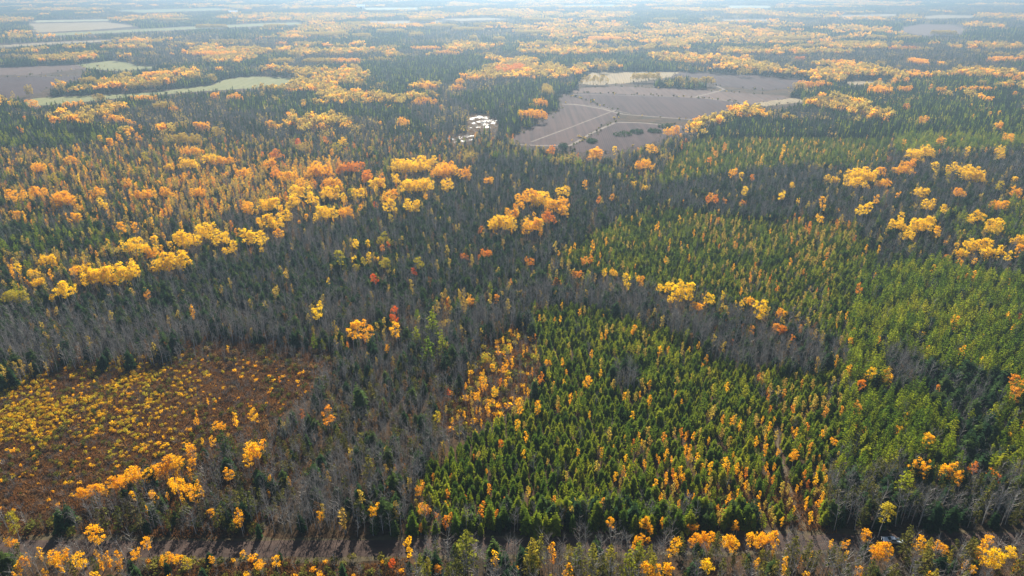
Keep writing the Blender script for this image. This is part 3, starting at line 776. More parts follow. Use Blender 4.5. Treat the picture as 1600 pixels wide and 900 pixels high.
FAR_CLUMPS = """
T 95 137 18 11|T 45 140 8 14|T 20 148 10 11|T 138 125 20 13|T 165 128 20 15|T 195 117 18 12|T 212 131 14 14|G 235 117 24 11|T 240 130 28 10|G 258 116 22 10|T 302 119 24 11|T 330 120 14 10|G 115 163 40 10|G 50 162 22 8|T 25 163 20 8|T 155 153 24 10|G 225 153 46 8|T 255 165 40 14|G 270 170 20 7|G 335 150 18 10|G 368 151 34 9
G 180 185 42 12|G 205 192 20 10|G 102 185 12 12|G 80 187 14 9|T 150 180 30 8|G 255 198 30 8|G 220 199 12 9|G 315 198 30 11|T 285 195 24 8|T 340 205 24 12|T 288 215 64 16|G 212 214 14 14|G 200 213 14 14|G 185 213 18 12|G 175 222 24 9|G 157 216 10 8|O 38 185 10 6|O 33 203 8 6
T 60 88 110 7|T 150 82 40 7|T 235 84 26 7|T 290 68 60 6|G 345 84 90 9|T 370 86 50 9|T 360 64 70 5|T 390 75 20 7|T 265 78 14 6|T 210 66 20 5|T 430 40 36 6|T 470 40 20 5|G 440 68 22 5|T 480 68 50 7|T 430 80 40 7|T 440 95 40 10|T 500 95 60 10|G 540 95 50 9|T 485 107 24 7|T 590 93 60 7|T 530 72 24 6|T 610 73 30 6|G 665 75 50 7|G 700 82 50 6|T 760 85 40 6
T 500 53 90 8|T 565 55 30 7|T 610 48 44 8|T 650 53 24 7|T 560 36 40 6|T 690 40 50 8|T 730 45 50 7|T 740 58 14 7|T 780 60 20 7|G 520 124 60 8|T 500 140 14 12|T 493 125 8 8|G 550 143 12 9|T 430 139 40 8|T 408 147 12 8|T 555 130 40 7|T 595 133 20 6|G 645 147 24 8|G 673 135 32 9|G 665 158 44 10|G 718 128 20 10|G 715 136 24 8|G 745 122 24 10|O 790 108 34 18|T 770 103 30 7|O 690 168 5 6|T 678 185 5 11|G 500 198 36 9|G 420 194 18 7|T 540 186 24 8|G 595 193 10 9|G 630 190 30 12|Y 535 221 18 8|R 465 222 8 6|O 510 220 10 11
G 832 177 46 15|G 845 160 30 12|T 855 140 20 20|O 810 105 24 16|T 845 107 20 12|T 855 68 18 8|T 842 68 12 7|T 878 62 20 6|T 890 71 24 6|T 830 50 50 7|T 895 45 40 4|G 945 60 54 7|T 965 64 24 6|T 935 80 26 7|T 973 80 30 7|T 975 43 40 5|T 1010 75 30 8|T 1050 67 14 8|G 1060 93 30 5|T 935 95 16 6|T 943 105 20 9|T 930 122 46 9|T 1010 118 50 10|T 1063 124 18 10|T 1085 126 16 10|T 1105 124 30 10|T 1075 82 16 7|T 1110 85 14 7|T 1135 75 24 7|T 1110 60 20 7|T 1070 63 30 6|T 1180 75 30 6|T 1190 60 20 8
G 1050 204 30 11|G 1073 200 14 15|T 1165 110 24 7|T 1190 110 10 8|G 1275 131 60 9|T 1250 134 24 8|T 1285 155 60 8|G 1335 168 8 9|G 1307 168 14 8|G 1310 97 60 8|T 1375 98 18 8|T 1365 108 30 6|T 1285 108 12 6|O 1250 92 20 4|G 1435 96 22 12|T 1405 105 14 6|G 1440 116 30 7|G 1375 127 10 8|G 1376 140 40 14|G 1398 126 12 9|G 1415 125 14 9|G 1415 139 28 8|G 1455 137 10 9|G 1470 141 20 8|G 1525 139 70 7|G 1510 116 60 5|G 1570 119 30 9|G 1590 123 20 8|T 1480 116 14 6|T 1535 130 18 8|G 1585 148 12 11|O 1418 168 14 9|G 1445 187 22 7|G 1520 187 8 13|G 1547 178 8 8|G 1560 178 8 8|G 1563 196 18 13|G 1517 166 6 8|G 1470 219 26 12|G 1575 215 20 12|G 1411 222 8 8
T 1230 60 60 8|T 1330 67 50 7|T 1370 58 30 7|O 1410 75 60 5|T 1440 77 40 6|T 1525 80 20 6|G 1570 92 60 8|T 1560 85 40 6|T 1420 58 40 6|T 1475 50 40 6|T 1260 72 40 7|T 1210 50 40 6|T 1130 40 44 5|T 1040 30 40 5|T 930 30 40 5|T 840 30 50 5|T 760 38 40 5|T 660 30 40 5|T 330 40 50 5|T 270 30 50 5
"""
MORE_CLUMPS = """
Y 150 432 60 20|Y 255 412 40 18|Y 320 360 40 20|Y 415 345 40 22|Y 365 385 24 16|G 235 395 30 14|Y 560 300 30 18|Y 590 285 34 16|Y 665 252 40 14|Y 700 285 30 16|G 540 330 30 13|Y 470 300 40 16|Y 445 335 30 16|G 520 285 40 14|G 450 275 40 14
G 60 300 30 13|G 150 300 30 12|G 200 285 24 12|G 260 300 30 12|G 310 300 26 12|G 120 340 24 12|G 350 250 40 10|G 380 270 30 12|G 300 235 40 10|G 420 255 30 12|G 60 262 30 10|G 110 250 30 10|Y 130 420 36 14|Y 60 440 30 12
Y 1040 448 30 17|G 1090 480 30 13|G 1170 470 24 13|G 1220 490 24 15|G 1000 435 20 11|G 960 425 18 11|O 900 430 20 12|O 870 440 18 12|Y 1440 300 30 13|Y 1400 350 30 15|Y 1455 345 30 13|Y 1500 395 30 11|Y 1545 395 30 13|Y 1590 375 26 13|G 1560 320 30 13|G 1590 300 26 13|G 1500 300 24 11|G 1380 285 26 11|G 1420 255 30 11|Y 1340 285 40 13
G 200 745 40 20|G 250 735 30 20|G 330 690 20 18|G 345 665 20 15|G 160 765 30 16|G 300 725 24 20|G 80 870 30 26|G 230 850 20 22|G 30 880 24 20|G 1200 840 40 18|G 1100 840 36 18|G 1320 850 24 18|G 1470 855 30 18|Y 1580 865 30 22
G 830 305 56 22|G 872 318 44 24|Y 785 347 54 18|G 832 350 40 24|G 800 335 30 14|O 860 340 30 18|G 400 700 44 34|G 385 715 24 24|G 275 755 44 34|G 300 770 30 30|G 790 600 12 16|G 770 575 14 14|G 800 570 12 14|G 745 620 12 14|L 790 545 20 12|L 760 560 18 12|G 735 580 14 12
"""
CODE = {'Y': 'yellow', 'G': 'gold', 'O': 'orange', 'R': 'red', 'L': 'lime', 'T': 'tan'}
CL = []
for block in (CLUMPS, MORE_CLUMPS, FAR_CLUMPS):
    for ln in block.strip().splitlines():
        for it in ln.split('|'):
            c, cx, cy, w, h = it.split()
            CL.append((CODE[c], float(cx), float(cy), float(w), float(h)))

FOOT = []          # footprint of every clump: x, y, half width, half depth
CLUMP_OF = []
def plant_clumps():
    for ci, (leaf, cx, cy, w, h) in enumerate(CL):
        narrow = h > w * 1.35 and w < 14
        small = w < 15 or h < 10 and cy > 230
        kind = 'birch' if (narrow or (cy > 560 and w < 13)) else 'aspen'
        kb = KIND[kind]; H0, r0, cf = kb[3], kb[4], kb[5]
        z = H0 * (1 - cf / 2)
        for _ in range(3):
            x, y = ground(cx, cy, z)
            _, _, dep = project(x, y, z)
            s = FPX / dep
            el = math.atan2(CAM_H - z, math.hypot(x, y))
            ch = (H0 * cf) * s * math.cos(el) + 2 * r0 * .8 * s * math.sin(el)   # crown's height on the picture
            cw = 2 * r0 * s
            k = min(1.1 if (w < 32 and cy > 450) else .86, max(.30, min(w / cw * 1.12, h / ch * 1.22)))
            if kind == 'birch': k = min(1.7, max(.45, min(w / cw * 1.1, h / ch * 1.05)))
            if cy < 235: k = max(k, .75)
            z = H0 * k * (1 - cf / 2)
        hw = max(0., (w - cw * k) / 2) / s
        hd = max(0., (h - ch * k) / 2) / (s * math.sin(el))
        hd = min(hd, 30)
        sp = 2 * r0 * k * .60
        X, Y, Hh = [x], [y], [H0 * k * R.uniform(.95, 1.1)]
        if hw > .4 or hd > .4:
            A, D = hw + .01, max(hd, min(sp * .8, hw * .5)) + .01
            want = max(2, int(1.05 * (2 * A / sp + 1) * (2 * D / sp + .6)))
            for _t in range(want * 14):
                if len(X) >= want: break
                an = R.uniform(0, 6.283); rr = math.sqrt(R.random())
                qx, qy = x + A * rr * math.cos(an), y + D * rr * math.sin(an)
                if min(math.hypot((qx - p) , (qy - q) * .8) for p, q in zip(X, Y)) < sp * .72: continue
                X.append(qx); Y.append(qy); Hh.append(H0 * k * R.uniform(.78, 1.12))
            for _t in range(max(0, int(len(X) * .3))):
                an = R.uniform(0, 6.283)
                X.append(x + (A + sp * .7) * math.cos(an)); Y.append(y + (D + sp * .7) * math.sin(an)); Hh.append(H0 * k * R.uniform(.5, .75))
        FOOT.append((float(x), float(y), hw + r0 * k * .8, hd + r0 * k * .8, H0 * k))
        thinleaf = leaf == 'tan' and kind == 'aspen' and cy > 235
        plant('thin' if thinleaf else kind, leaf, X, Y, Hh, ci)
plant_clumps()
FT = np.array(FOOT)

def near_clump(X, Y):
    """Planting spots inside a bright clump, or close in front of it where a taller tree would hide it."""
    k = np.zeros(X.shape, bool); f = np.zeros(X.shape, bool)
    for x, y, a, b, h in FOOT:
        dx = X - x; dy = Y - y
        k |= (dx / a) ** 2 + (dy / b) ** 2 < 1
        f |= (np.abs(dx) < a) & (dy < 0) & (dy > -b - h * .9)
    return k, f

def pick(n, pairs):
    p = np.array([b for _, b in pairs]); p = p / p.sum()
    return R.choice(len(pairs), n, p=p)

MIX = {  # share of each kind in an area: (kind, leaf, mean height, share)
    'spruce': [('spruce', 'spruce', 5.1, .75), ('pine', 'pine', 6.2, .15), ('birch', 'gold', 5.4, .025), ('birch', 'tan', 5.6, .05), ('bare', 'twig', 6.5, .025)],
    'slenderspruce': [('spruce', 'spruce', 5.2, .60), ('birch', 'tan', 5.6, .19), ('birch', 'orange', 5.4, .05), ('pine', 'pine', 6.5, .07), ('bare', 'twig', 7, .09)],
    'goldmix': [('spruce', 'spruce', 5.1, .57), ('pine', 'pine', 6.2, .17), ('birch', 'gold', 5.2, .18), ('birch', 'orange', 5, .06), ('birch', 'tan', 5, .10)],
    'gold': [('spruce', 'spruce', 5.2, .24), ('birch', 'gold', 4.6, .22), ('birch', 'tan', 4.6, .22), ('pine', 'pine', 5.6, .14), ('bush', 'olive', 2.2, .10), ('bare', 'twig', 5.5, .08)],
    'pine': [('pine', 'pine', 9.2, .78), ('birch', 'gold', 7, .015), ('bare', 'twig', 8.5, .06), ('spruce', 'spruce', 8.0, .08), ('spruce', 'dark_conifer', 8.4, .065)],
    'bare': [('bare', 'twig', 9.6, .71), ('spruce', 'dark_conifer', 8.6, .15), ('birch', 'tan', 7.5, .02), ('birch', 'russet', 6.5, .06), ('birch', 'olive', 6.5, .06)],
    'teal': [('bare', 'twig', 9.2, .52), ('spruce', 'dark_conifer', 8.4, .36), ('birch', 'tan', 7.5, .03), ('birch', 'russet', 6.5, .03), ('birch', 'olive', 6.5, .06)],
    'brown': [('bare', 'twig', 7.5, .54), ('birch', 'russet', 5.5, .12), ('spruce', 'dark_conifer', 7.0, .07), ('pine', 'olive', 6.5, .07), ('bush', 'olive', 2.6, .20)],
    'dark': [('spruce', 'dark_conifer', 9.5, .7), ('bare', 'twig', 9.5, .3)],
    'mix': [('bare', 'twig', 9, .42), ('spruce', 'dark_conifer', 8.2, .29), ('pine', 'pine', 8, .05), ('birch', 'tan', 7.2, .13), ('birch', 'orange', 7, .03), ('birch', 'russet', 6.5, .08)],
    'mixgreen': [('pine', 'pine', 9, .24), ('spruce', 'dark_conifer', 8.6, .40), ('bare', 'twig', 9, .26), ('birch', 'tan', 7, .10)],
    'warmmix': [('bare', 'twig', 8.5, .40), ('birch', 'tan', 7.4, .15), ('birch', 'gold', 7, .06), ('birch', 'orange', 7, .02), ('pine', 'pine', 8, .07), ('spruce', 'dark_conifer', 8, .22), ('birch', 'gold', 7.4, .03), ('birch', 'russet', 7, .06)],
    'slender': [('birch', 'orange', 8, .06), ('birch', 'gold', 8, .10), ('birch', 'tan', 8, .30), ('bare', 'twig', 8.8, .40), ('spruce', 'dark_conifer', 7.5, .14)],
    'conifer': [('spruce', 'dark_conifer', 9, .54), ('pine', 'pine', 9, .26), ('bare', 'twig', 9, .20)],
    'brush': [('birch', 'gold', 4.2, .07), ('bush', 'gold', 2.2, .12), ('bush', 'lime', 2.4, .08), ('birch', 'tan', 4.6, .09), ('bare', 'twig', 6.2, .46), ('bush', 'olive', 2.4, .18)],
    'edge': [('bare', 'twig', 7.8, .58), ('spruce', 'dark_conifer', 6.8, .05), ('birch', 'olive', 5.4, .13), ('bush', 'olive', 2.4, .14), ('birch', 'russet', 5, .10)],
    'brownbrush': [('bare', 'twig', 5.5, .6), ('bush', 'olive', 2, .2), ('bush', 'russet', 2, .2)],
    'scrub': [('bush', 'olive', 2.0, .5), ('bush', 'gold', 1.8, .14), ('bare', 'twig', 5.5, .30), ('spruce', 'dark_conifer', 4.4, .06)],
    'southwood': [('bare', 'twig', 10.5, .54), ('pine', 'larch', 9.0, .08), ('pine', 'olive', 8.4, .14), ('spruce', 'dark_conifer', 8, .06), ('birch', 'gold', 7.6, .06), ('birch', 'olive', 7.6, .12)],
    'leftwood': [('bare', 'twig', 9.4, .62), ('birch', 'olive', 7.5, .14), ('bush', 'olive', 2.6, .06), ('birch', 'gold', 7, .12), ('spruce', 'dark_conifer', 7, .06)],
    'roadwood': [('bare', 'twig', 9, .48), ('birch', 'olive', 8, .22), ('birch', 'underbrush', 7.5, .14), ('spruce', 'dark_conifer', 7, .08), ('bush', 'olive', 2.6, .08)],
    'roadedge': [('spruce', 'spruce', 7.4, .44), ('spruce', 'dark_conifer', 7.4, .16), ('bare', 'twig', 8, .28), ('birch', 'tan', 6, .06), ('birch', 'orange', 6, .06)],
    'roadside': [('bare', 'twig', 10, .58), ('spruce', 'dark_conifer', 9, .20), ('pine', 'olive', 9, .14), ('birch', 'olive', 8, .08)],
    'field': [],
}
DENSE = {'spruce', 'slenderspruce', 'goldmix', 'gold', 'brush', 'scrub', 'roadedge', 'roadwood', 'roadside', 'southwood', 'edge', 'leftwood'}

def road_side(cls, X, Y, px, py):
    ry = np.interp(X, ROADC[:, 0], ROADC[:, 1])
    south = Y < ry; dn = Y - ry
    cls[(~south) & np.isin(cls, ['scrub', 'southwood'])] = 'bare'
    cls[south] = 'southwood'
    cls[south & (px > 225) & (px < 640)] = 'scrub'
    cls[south & (px <= 225)] = 'leftwood'
    n = ~south
    cls[n & (dn < 17) & (px > 150) & (px < 400)] = 'roadwood'
    cls[n & (dn < 12) & (px > 640) & (px < 1180)] = 'roadedge'
    cls[n & (dn < 24) & (px > 1290)] = 'roadside'
    cls[cls == 'far'] = 'mix'
    return cls

def fill(step, names, d0, d1, angle=0.0, zc=6.0, jit=.4):
    X, Y, px, py, dep = cells(step, d0, d1, jit, angle)
    cx, cy, _ = project(X, Y, zc)
    cls = road_side(area_of(cx, cy).astype('<U14'), X, Y, px, py)
    inc, front = near_clump(X, Y)
    ok = clear_of(X, Y, px, py) & ~(inc & (R.random(X.size) < .85))
    for nm in names:
        k = np.where((cls == nm) & ok)[0]
        if not len(k) or not MIX.get(nm): continue
        which = pick(len(k), [(i, m[3]) for i, m in enumerate(MIX[nm])])
        for i, (kind, leaf, h, _s) in enumerate(MIX[nm]):
            q = k[which == i]
            hh = h * R.uniform(.62, 1.28, len(q))
            hh = np.where(front[q] & (hh > 6.5), np.maximum(hh * .6, 5.5), hh)
            plant(kind, leaf, X[q], Y[q], hh)

MID = 640.0
SOUTH = {}
fill(2.45, [n for n in MIX if n in DENSE], 120, MID, angle=.10, zc=5.0, jit=.24)
fill(2.7, [n for n in MIX if n not in DENSE], 120, MID, zc=7.0)

fill(3.2, ['roadedge', 'roadside', 'roadwood'], 120, 300, zc=5.0)
fill(3.0, ['brown', 'edge', 'bare'], 120, 330, zc=6.0)

# brush, bushes and dry grass of the open ground at the lower left
def open_ground():
    X, Y, px, py, dep = cells(1.2, 150, 420, .48)
    cx, cy, _ = project(X, Y, .8)
    cls = area_of(cx, cy)
    f = cls == 'field'
    # yellow bushes are thickest towards the left edge and along a few drifts
    dens = np.clip(1.2 - (cx - 20) / 290.0, 0, 1) * np.clip(1.35 - np.abs(cy - 635) / 85.0, 0, 1) + np.exp(-((cx - 190) / 90) ** 2 - ((cy - 585) / 22) ** 2) * .8
    n = fnoise(X, Y, 14, 2)
    yb = f & (R.random(X.size) < dens * np.clip((n - .31) * 3.8, 0, .92))
    gb = f & ~yb & (R.random(X.size) < .20) & (fnoise(X, Y, 20, 9) > .44)
    ob = f & ~yb & ~gb & (R.random(X.size) < .11)
    tw = f & ~yb & ~gb & ~ob & (R.random(X.size) < .24)
    yg = R.random(X.size)
    for k, kind, leaf, h in ((yb & (yg < .62), 'bush', 'bush_yellow', 1.15), (yb & (yg >= .62), 'bush', 'lime', 1.1), (gb, 'bush', 'olive', 1.3), (ob & (yg < .5), 'bush', 'gold', 1.1), (ob & (yg >= .5), 'bush', 'russet', 1.3), (tw, 'twigbush', 'twig', 2.0)):
        k = np.where(k & (dist_to(ROADC, X, Y) > 6))[0]
        plant(kind, leaf, X[k], Y[k], h * R.uniform(.4, 1.45, len(k)))
open_ground()

# ------------------------------------------------------------------ planting: the 300 of a kind that show largest are trees of their own
BUSH_ARR = [bush(np.random.default_rng(50 + i)) for i in range(4)]
TWIG_ARR = [twig_bush(np.random.default_rng(70 + i)) for i in range(4)]
_bmesh = {}
def bush_meshes(kind, leaf):
    k = (kind, leaf)
    if k not in _bmesh:
        _bmesh[k] = [b.mesh('bush', [M[leaf]]) for b in (BUSH_ARR if kind == 'bush' else TWIG_ARR)]
    return _bmesh[k]
BUSH_H = {'bush': 1.5, 'twigbush': 2.4}
THING = {'aspen': 'aspen_tree', 'thin': 'aspen_tree', 'birch': 'birch_tree', 'spruce': 'spruce_tree', 'pine': 'pine_tree', 'bare': 'bare_tree', 'bush': 'bush', 'twigbush': 'bush'}
ALL = []
for (kind, leaf), parts in PLANT.items():
    P = np.concatenate(parts)
    name = THING[kind] if leaf != 'red' else 'maple_tree'
    px, py, dep = project(P[:, 0], P[:, 1], P[:, 2] * .75)
    qx, qy, _ = project(P[:, 0], P[:, 1], P[:, 2])
    seen = (px > 4) & (px < 1596) & (py > 2) & (py < 896)
    wr = (KIND[kind][4] / KIND[kind][3]) if kind in KIND else .7
    sz = np.where(seen, (P[:, 2] ** 2) * wr / dep ** 2, 0)
    ALL.append((name, kind, leaf, P, sz, px, py, dep))
COLOUR = {'underbrush': 'brown', 'yellow': 'bright yellow', 'bush_yellow': 'yellow', 'gold': 'golden', 'orange': 'orange', 'red': 'red', 'lime': 'yellow green', 'tan': 'pale tan', 'russet': 'russet brown', 'olive': 'olive green',
          'spruce': 'green', 'dark_conifer': 'dark green', 'pine': 'light green', 'larch': 'yellow green', 'twig': 'leafless grey'}
def where(px, py, x, y):
    """Words for the part of the landscape that a tree stands in."""
    a = area_of(np.array([px]), np.array([py]))[0]
    if y < np.interp(x, ROADC[:, 0], ROADC[:, 1]):
        return 'below the road near the pickup' if px > 1250 else 'below the road at the plantation' if px > 640 else 'below the bare stretch of road' if px > 225 else 'below the road in the corner'
    if a in ('field', 'brownbrush'): return 'on the open brush field'
    if a == 'edge': return 'at the brush field edge'
    if a == 'brush': return 'in brush beside the plantation'
    if a in ('spruce', 'slenderspruce'):
        if py > 560: return 'in the lower plantation, ' + ('left part' if px < 880 else 'middle part' if px < 1100 else 'right part')
        return 'in the upper plantation'
    if a == 'goldmix': return 'in the gold speckled plantation corner'
    if a == 'gold': return 'beside the narrow trail'
    if a == 'pine': return 'in the right pine stand, ' + ('road side' if py > 640 else 'far side')
    if a == 'dark': return 'in the shaded gap'
    if px > 1290: return 'in the wood above the pickup' if py > 700 else 'in bare wood behind the pines'
    if px > 640 and py > 740: return 'at the dark plantation foot'
    if px > 820 and py < 620: return 'in the belt crossing the plantation'
    if py > 640: return 'in bare wood left of the plantation'
    return 'in the wood behind brush field' if px < 560 else 'in the grey middle wood'
ORD = ['first', 'second', 'third', 'fourth', 'fifth', 'sixth', 'seventh', 'eighth', 'ninth', 'tenth', 'eleventh', 'twelfth', 'thirteenth', 'fourteenth', 'fifteenth']

_count = {}
def build_thing(name, kind, leaf, row, label, group):
    x, y, h = float(row[0]), float(row[1]), float(row[2])
    if kind in KIND:
        ms = tree_meshes(kind, leaf); t, c = ms[random.randrange(len(ms))]
        e = bpy.data.objects.new(name, None); e.empty_display_size = .5
        s = h / KIND[kind][3]; w = s * random.uniform(.9, 1.12)
        e.location = (x, y, 0); e.rotation_euler = (random.gauss(0, .03), random.gauss(0, .03), random.uniform(0, 6.28)); q = random.uniform(.84, 1.19); e.scale = (w * q, w / q, s)
        COL.objects.link(e)
        for nm, me in (('trunk', t), ('crown', c)):
            o = bpy.data.objects.new(nm, me); o.parent = e; COL.objects.link(o)
    else:
        ms = bush_meshes(kind, leaf)
        e = bpy.data.objects.new(name, ms[random.randrange(len(ms))])
        s = h / BUSH_H[kind]; w = s * random.uniform(.9, 1.3)
        e.location = (x, y, 0); e.rotation_euler = (0, 0, random.uniform(0, 6.28)); e.scale = (w, w, s)
        COL.objects.link(e)
    e['label'] = label; e['category'] = 'bush' if name == 'bush' else 'tree'; e['group'] = group
    return e

LIMIT = 300
WOOD = {'aspen_tree': ('aspens', 'farther aspens in autumn leaf scattered through the woods'), 'birch_tree': ('birches', 'slender autumn birches scattered through the woods'),
        'spruce_tree': ('spruces', 'dense ranks of green spruces through plantation and woods'), 'pine_tree': ('pines', 'light green pines filling the stands and gaps'),
        'bare_tree': ('bare trees', 'leafless grey trees massed through the woods'), 'bush': ('bushes', 'low brush of the open ground and margins'), 'maple_tree': ('maples', 'red maples')}
things = []
for name in WOOD:
    rows = [(sz[i], j, i) for j, (nm, kind, leaf, P, sz, *_r) in enumerate(ALL) if nm == name for i in np.argsort(-sz)[:LIMIT] if sz[i] > 0]
    rows.sort(reverse=True)
    for s, j, i in rows[:LIMIT]: things.append((name, j, i))
taken = {}
for name, j, i in things: taken.setdefault(j, set()).add(int(i))

NAMED = {
    (616, 490): 'red maple above golden aspens in the grey wood', (512, 645): 'lone bright orange tree in bare wood left of the plantation', (656, 413): 'lone lime aspen at the right end of the lime clump',
    (1383, 800): 'lone yellow green aspen in the shade above the pickup', (498, 485): 'tall pale golden aspen at the front of the grey wood', (992, 515): 'golden aspen on a tall bare trunk within the lower plantation',
    (231, 460): 'small orange tree within the grey wood behind the brush field',
}
# what each tree is called: its look, where it stands, and its place among those most like it
alike = {}
for name, j, i in things:
    nm, kind, leaf, P, sz, px, py, dep = ALL[j]
    ci = int(P[i][3])
    if ci >= 0 and (CL[ci][1], CL[ci][2]) in NAMED and sum(int(ALL[jj][3][ii][3]) == ci for _n, jj, ii in things) == 1:
        alike[('one', ci)] = [(name, j, i)]
        continue
    short = name.replace('_tree', '')
    colour = 'leafless grey tree' if name == 'bare_tree' else 'leafless brown bush' if kind == 'twigbush' else f'{COLOUR[leaf]} {short}'
    alike.setdefault((colour, where(px[i], py[i], P[i][0], P[i][1])), []).append((name, j, i))
for key, rows in alike.items():
    if key[0] == 'one':
        nm, j, i = rows[0]
        build_thing(nm, ALL[j][1], ALL[j][2], ALL[j][3][i], NAMED[(CL[key[1]][1], CL[key[1]][2])], 'single autumn trees')
        continue
    base = f'{key[0]} {key[1]}'
    noun = key[0].split()[-1]
    many = key[0][:-len(noun)] + {'birch': 'birches', 'bush': 'bushes', 'spruce': 'spruces'}.get(noun, noun + 's')
    rows.sort(key=lambda r: ALL[r[1]][7][r[2]])
    nrow = max(1, math.ceil(len(rows) / 22))
    for q in range(nrow):
        line = sorted(rows[q * len(rows) // nrow:(q + 1) * len(rows) // nrow], key=lambda r: ALL[r[1]][5][r[2]])
        for k, (nm, j, i) in enumerate(line):
            side = f'{ORD[k]} from left' if k < 12 else f'{ORD[len(line) - 1 - k]} from right'
            lb = base if len(rows) == 1 else f'{base}, {side}' if nrow == 1 else f'{base}, {ORD[q]} row back, {side}'
            build_thing(nm, ALL[j][1], ALL[j][2], ALL[j][3][i], lb, f'{many} {key[1]}')

for j, (name, kind, leaf, P, sz, px, py, dep) in enumerate(ALL):
    keep = np.ones(len(P), bool)
    for i in taken.get(j, ()): keep[i] = False
    Q = P[keep]
    if not len(Q): continue
    if kind in KIND: cl = tree_pool(kind, leaf); h0 = KIND[kind][3]
    else: cl = pool(f'{leaf}_{kind}', bush_meshes(kind, leaf)); h0 = BUSH_H[kind]
    stuff_name = {'aspen_tree': 'aspen_woods', 'birch_tree': 'birch_woods', 'spruce_tree': 'spruce_woods', 'pine_tree': 'pine_woods', 'bare_tree': 'bare_woods', 'bush': 'shrubbery', 'maple_tree': 'maple_woods'}[name]
    scatter(stuff_name, f'{COLOUR[leaf]} {WOOD[name][1]}', 'brush' if name == 'bush' else 'woods', np.stack([Q[:, 0], Q[:, 1], np.zeros(len(Q))], 1), cl, Q[:, 2] / h0)

# weeds and low brush along the margins of the fields and tracks
mx_, my_ = [], []
for _nm, _mt, pl in FIELDS:
    if max(p[1] for p in pl) < 100: continue
    pts = np.array(outline(pl, 4.0, 2.2, 77))
    mx_.append(pts[:, 0]); my_.append(pts[:, 1])
mx_ = np.concatenate(mx_); my_ = np.concatenate(my_)
keep_ = R.random(mx_.size) < .75 * np.clip(fnoise(mx_, my_, 60, 5) * 2.6 - .5, .1, 1)
mx_, my_ = mx_[keep_] + R.normal(0, 1.2, keep_.sum()), my_[keep_] + R.normal(0, 2.5, keep_.sum())
for leaf, lo, hi in (('olive', 0, .5), ('tan', .5, .75), ('underbrush', .75, 1.01)):
    u = R.random(mx_.size); q = (u >= lo) & (u < hi)
    scatter('margin_brush', 'low brush along the margins of the far fields', 'brush', np.stack([mx_[q], my_[q], np.zeros(q.sum())], 1), pool(f'{leaf}_bush', bush_meshes('bush', leaf)), R.uniform(.5, 1.9, q.sum()))

# undergrowth and dry grass (nobody could count it)
TUFT = pool('dry_grass', [tuft_patch(np.random.default_rng(30 + i)).mesh('dry_grass', [M['grass']]) for i in range(4)])
X, Y, px, py, dep = cells(2.4, 150, 430, .5)
cls = area_of(*project(X, Y, .5)[:2])
k = ((cls == 'field') | (cls == 'brownbrush') | (cls == 'edge') | (cls == 'scrub') | (cls == 'brush') | (cls == 'gold')) & (dist_to(ROADC, X, Y) > 4.6)
scatter('dry_grass', 'reddish brown dry grass over the open ground', 'grass', np.stack([X[k], Y[k], np.zeros(k.sum())], 1), TUFT, R.uniform(.7, 1.25, k.sum()))
REED = pool('marsh_reeds', [tuft_patch(np.random.default_rng(60 + i), 1.9, 46, 1.1).mesh('marsh_reeds', [M['russet']]) for i in range(3)])
X, Y, px, py, dep = cells(2.6, 560, 900, .5)
k = inside(px, py, [(686, 210), (720, 199), (728, 181), (740, 172), (774, 174), (794, 190), (786, 206), (754, 214), (747, 230), (700, 236)])
for cx, cy, w, h in POOLS: k &= (((px - cx) / (w * .52)) ** 2 + ((py - cy) / (h * .52)) ** 2 > 1) | (R.random(px.size) < .4)
scatter('marsh_reeds', 'brown reeds standing round the open water', 'reeds', np.stack([X[k], Y[k], np.zeros(k.sum())], 1), REED, R.uniform(.7, 1.2, k.sum()))
LITTER = pool('undergrowth', [twig_bush(np.random.default_rng(90 + i), 1.4, 1.6, 34).mesh('undergrowth', [M['underbrush']]) for i in range(3)])
X, Y, px, py, dep = cells(2.6, 150, 480, .5)
cls = area_of(*project(X, Y, .5)[:2])
k = np.isin(cls, ['bare', 'teal', 'brown', 'mix', 'edge', 'dark', 'scrub', 'gold']) & clear_of(X, Y, px, py)
scatter('undergrowth', 'brown undergrowth between the leafless trees', 'undergrowth', np.stack([X[k], Y[k], np.zeros(k.sum())], 1), LITTER, R.uniform(.6, 1.3, k.sum()))

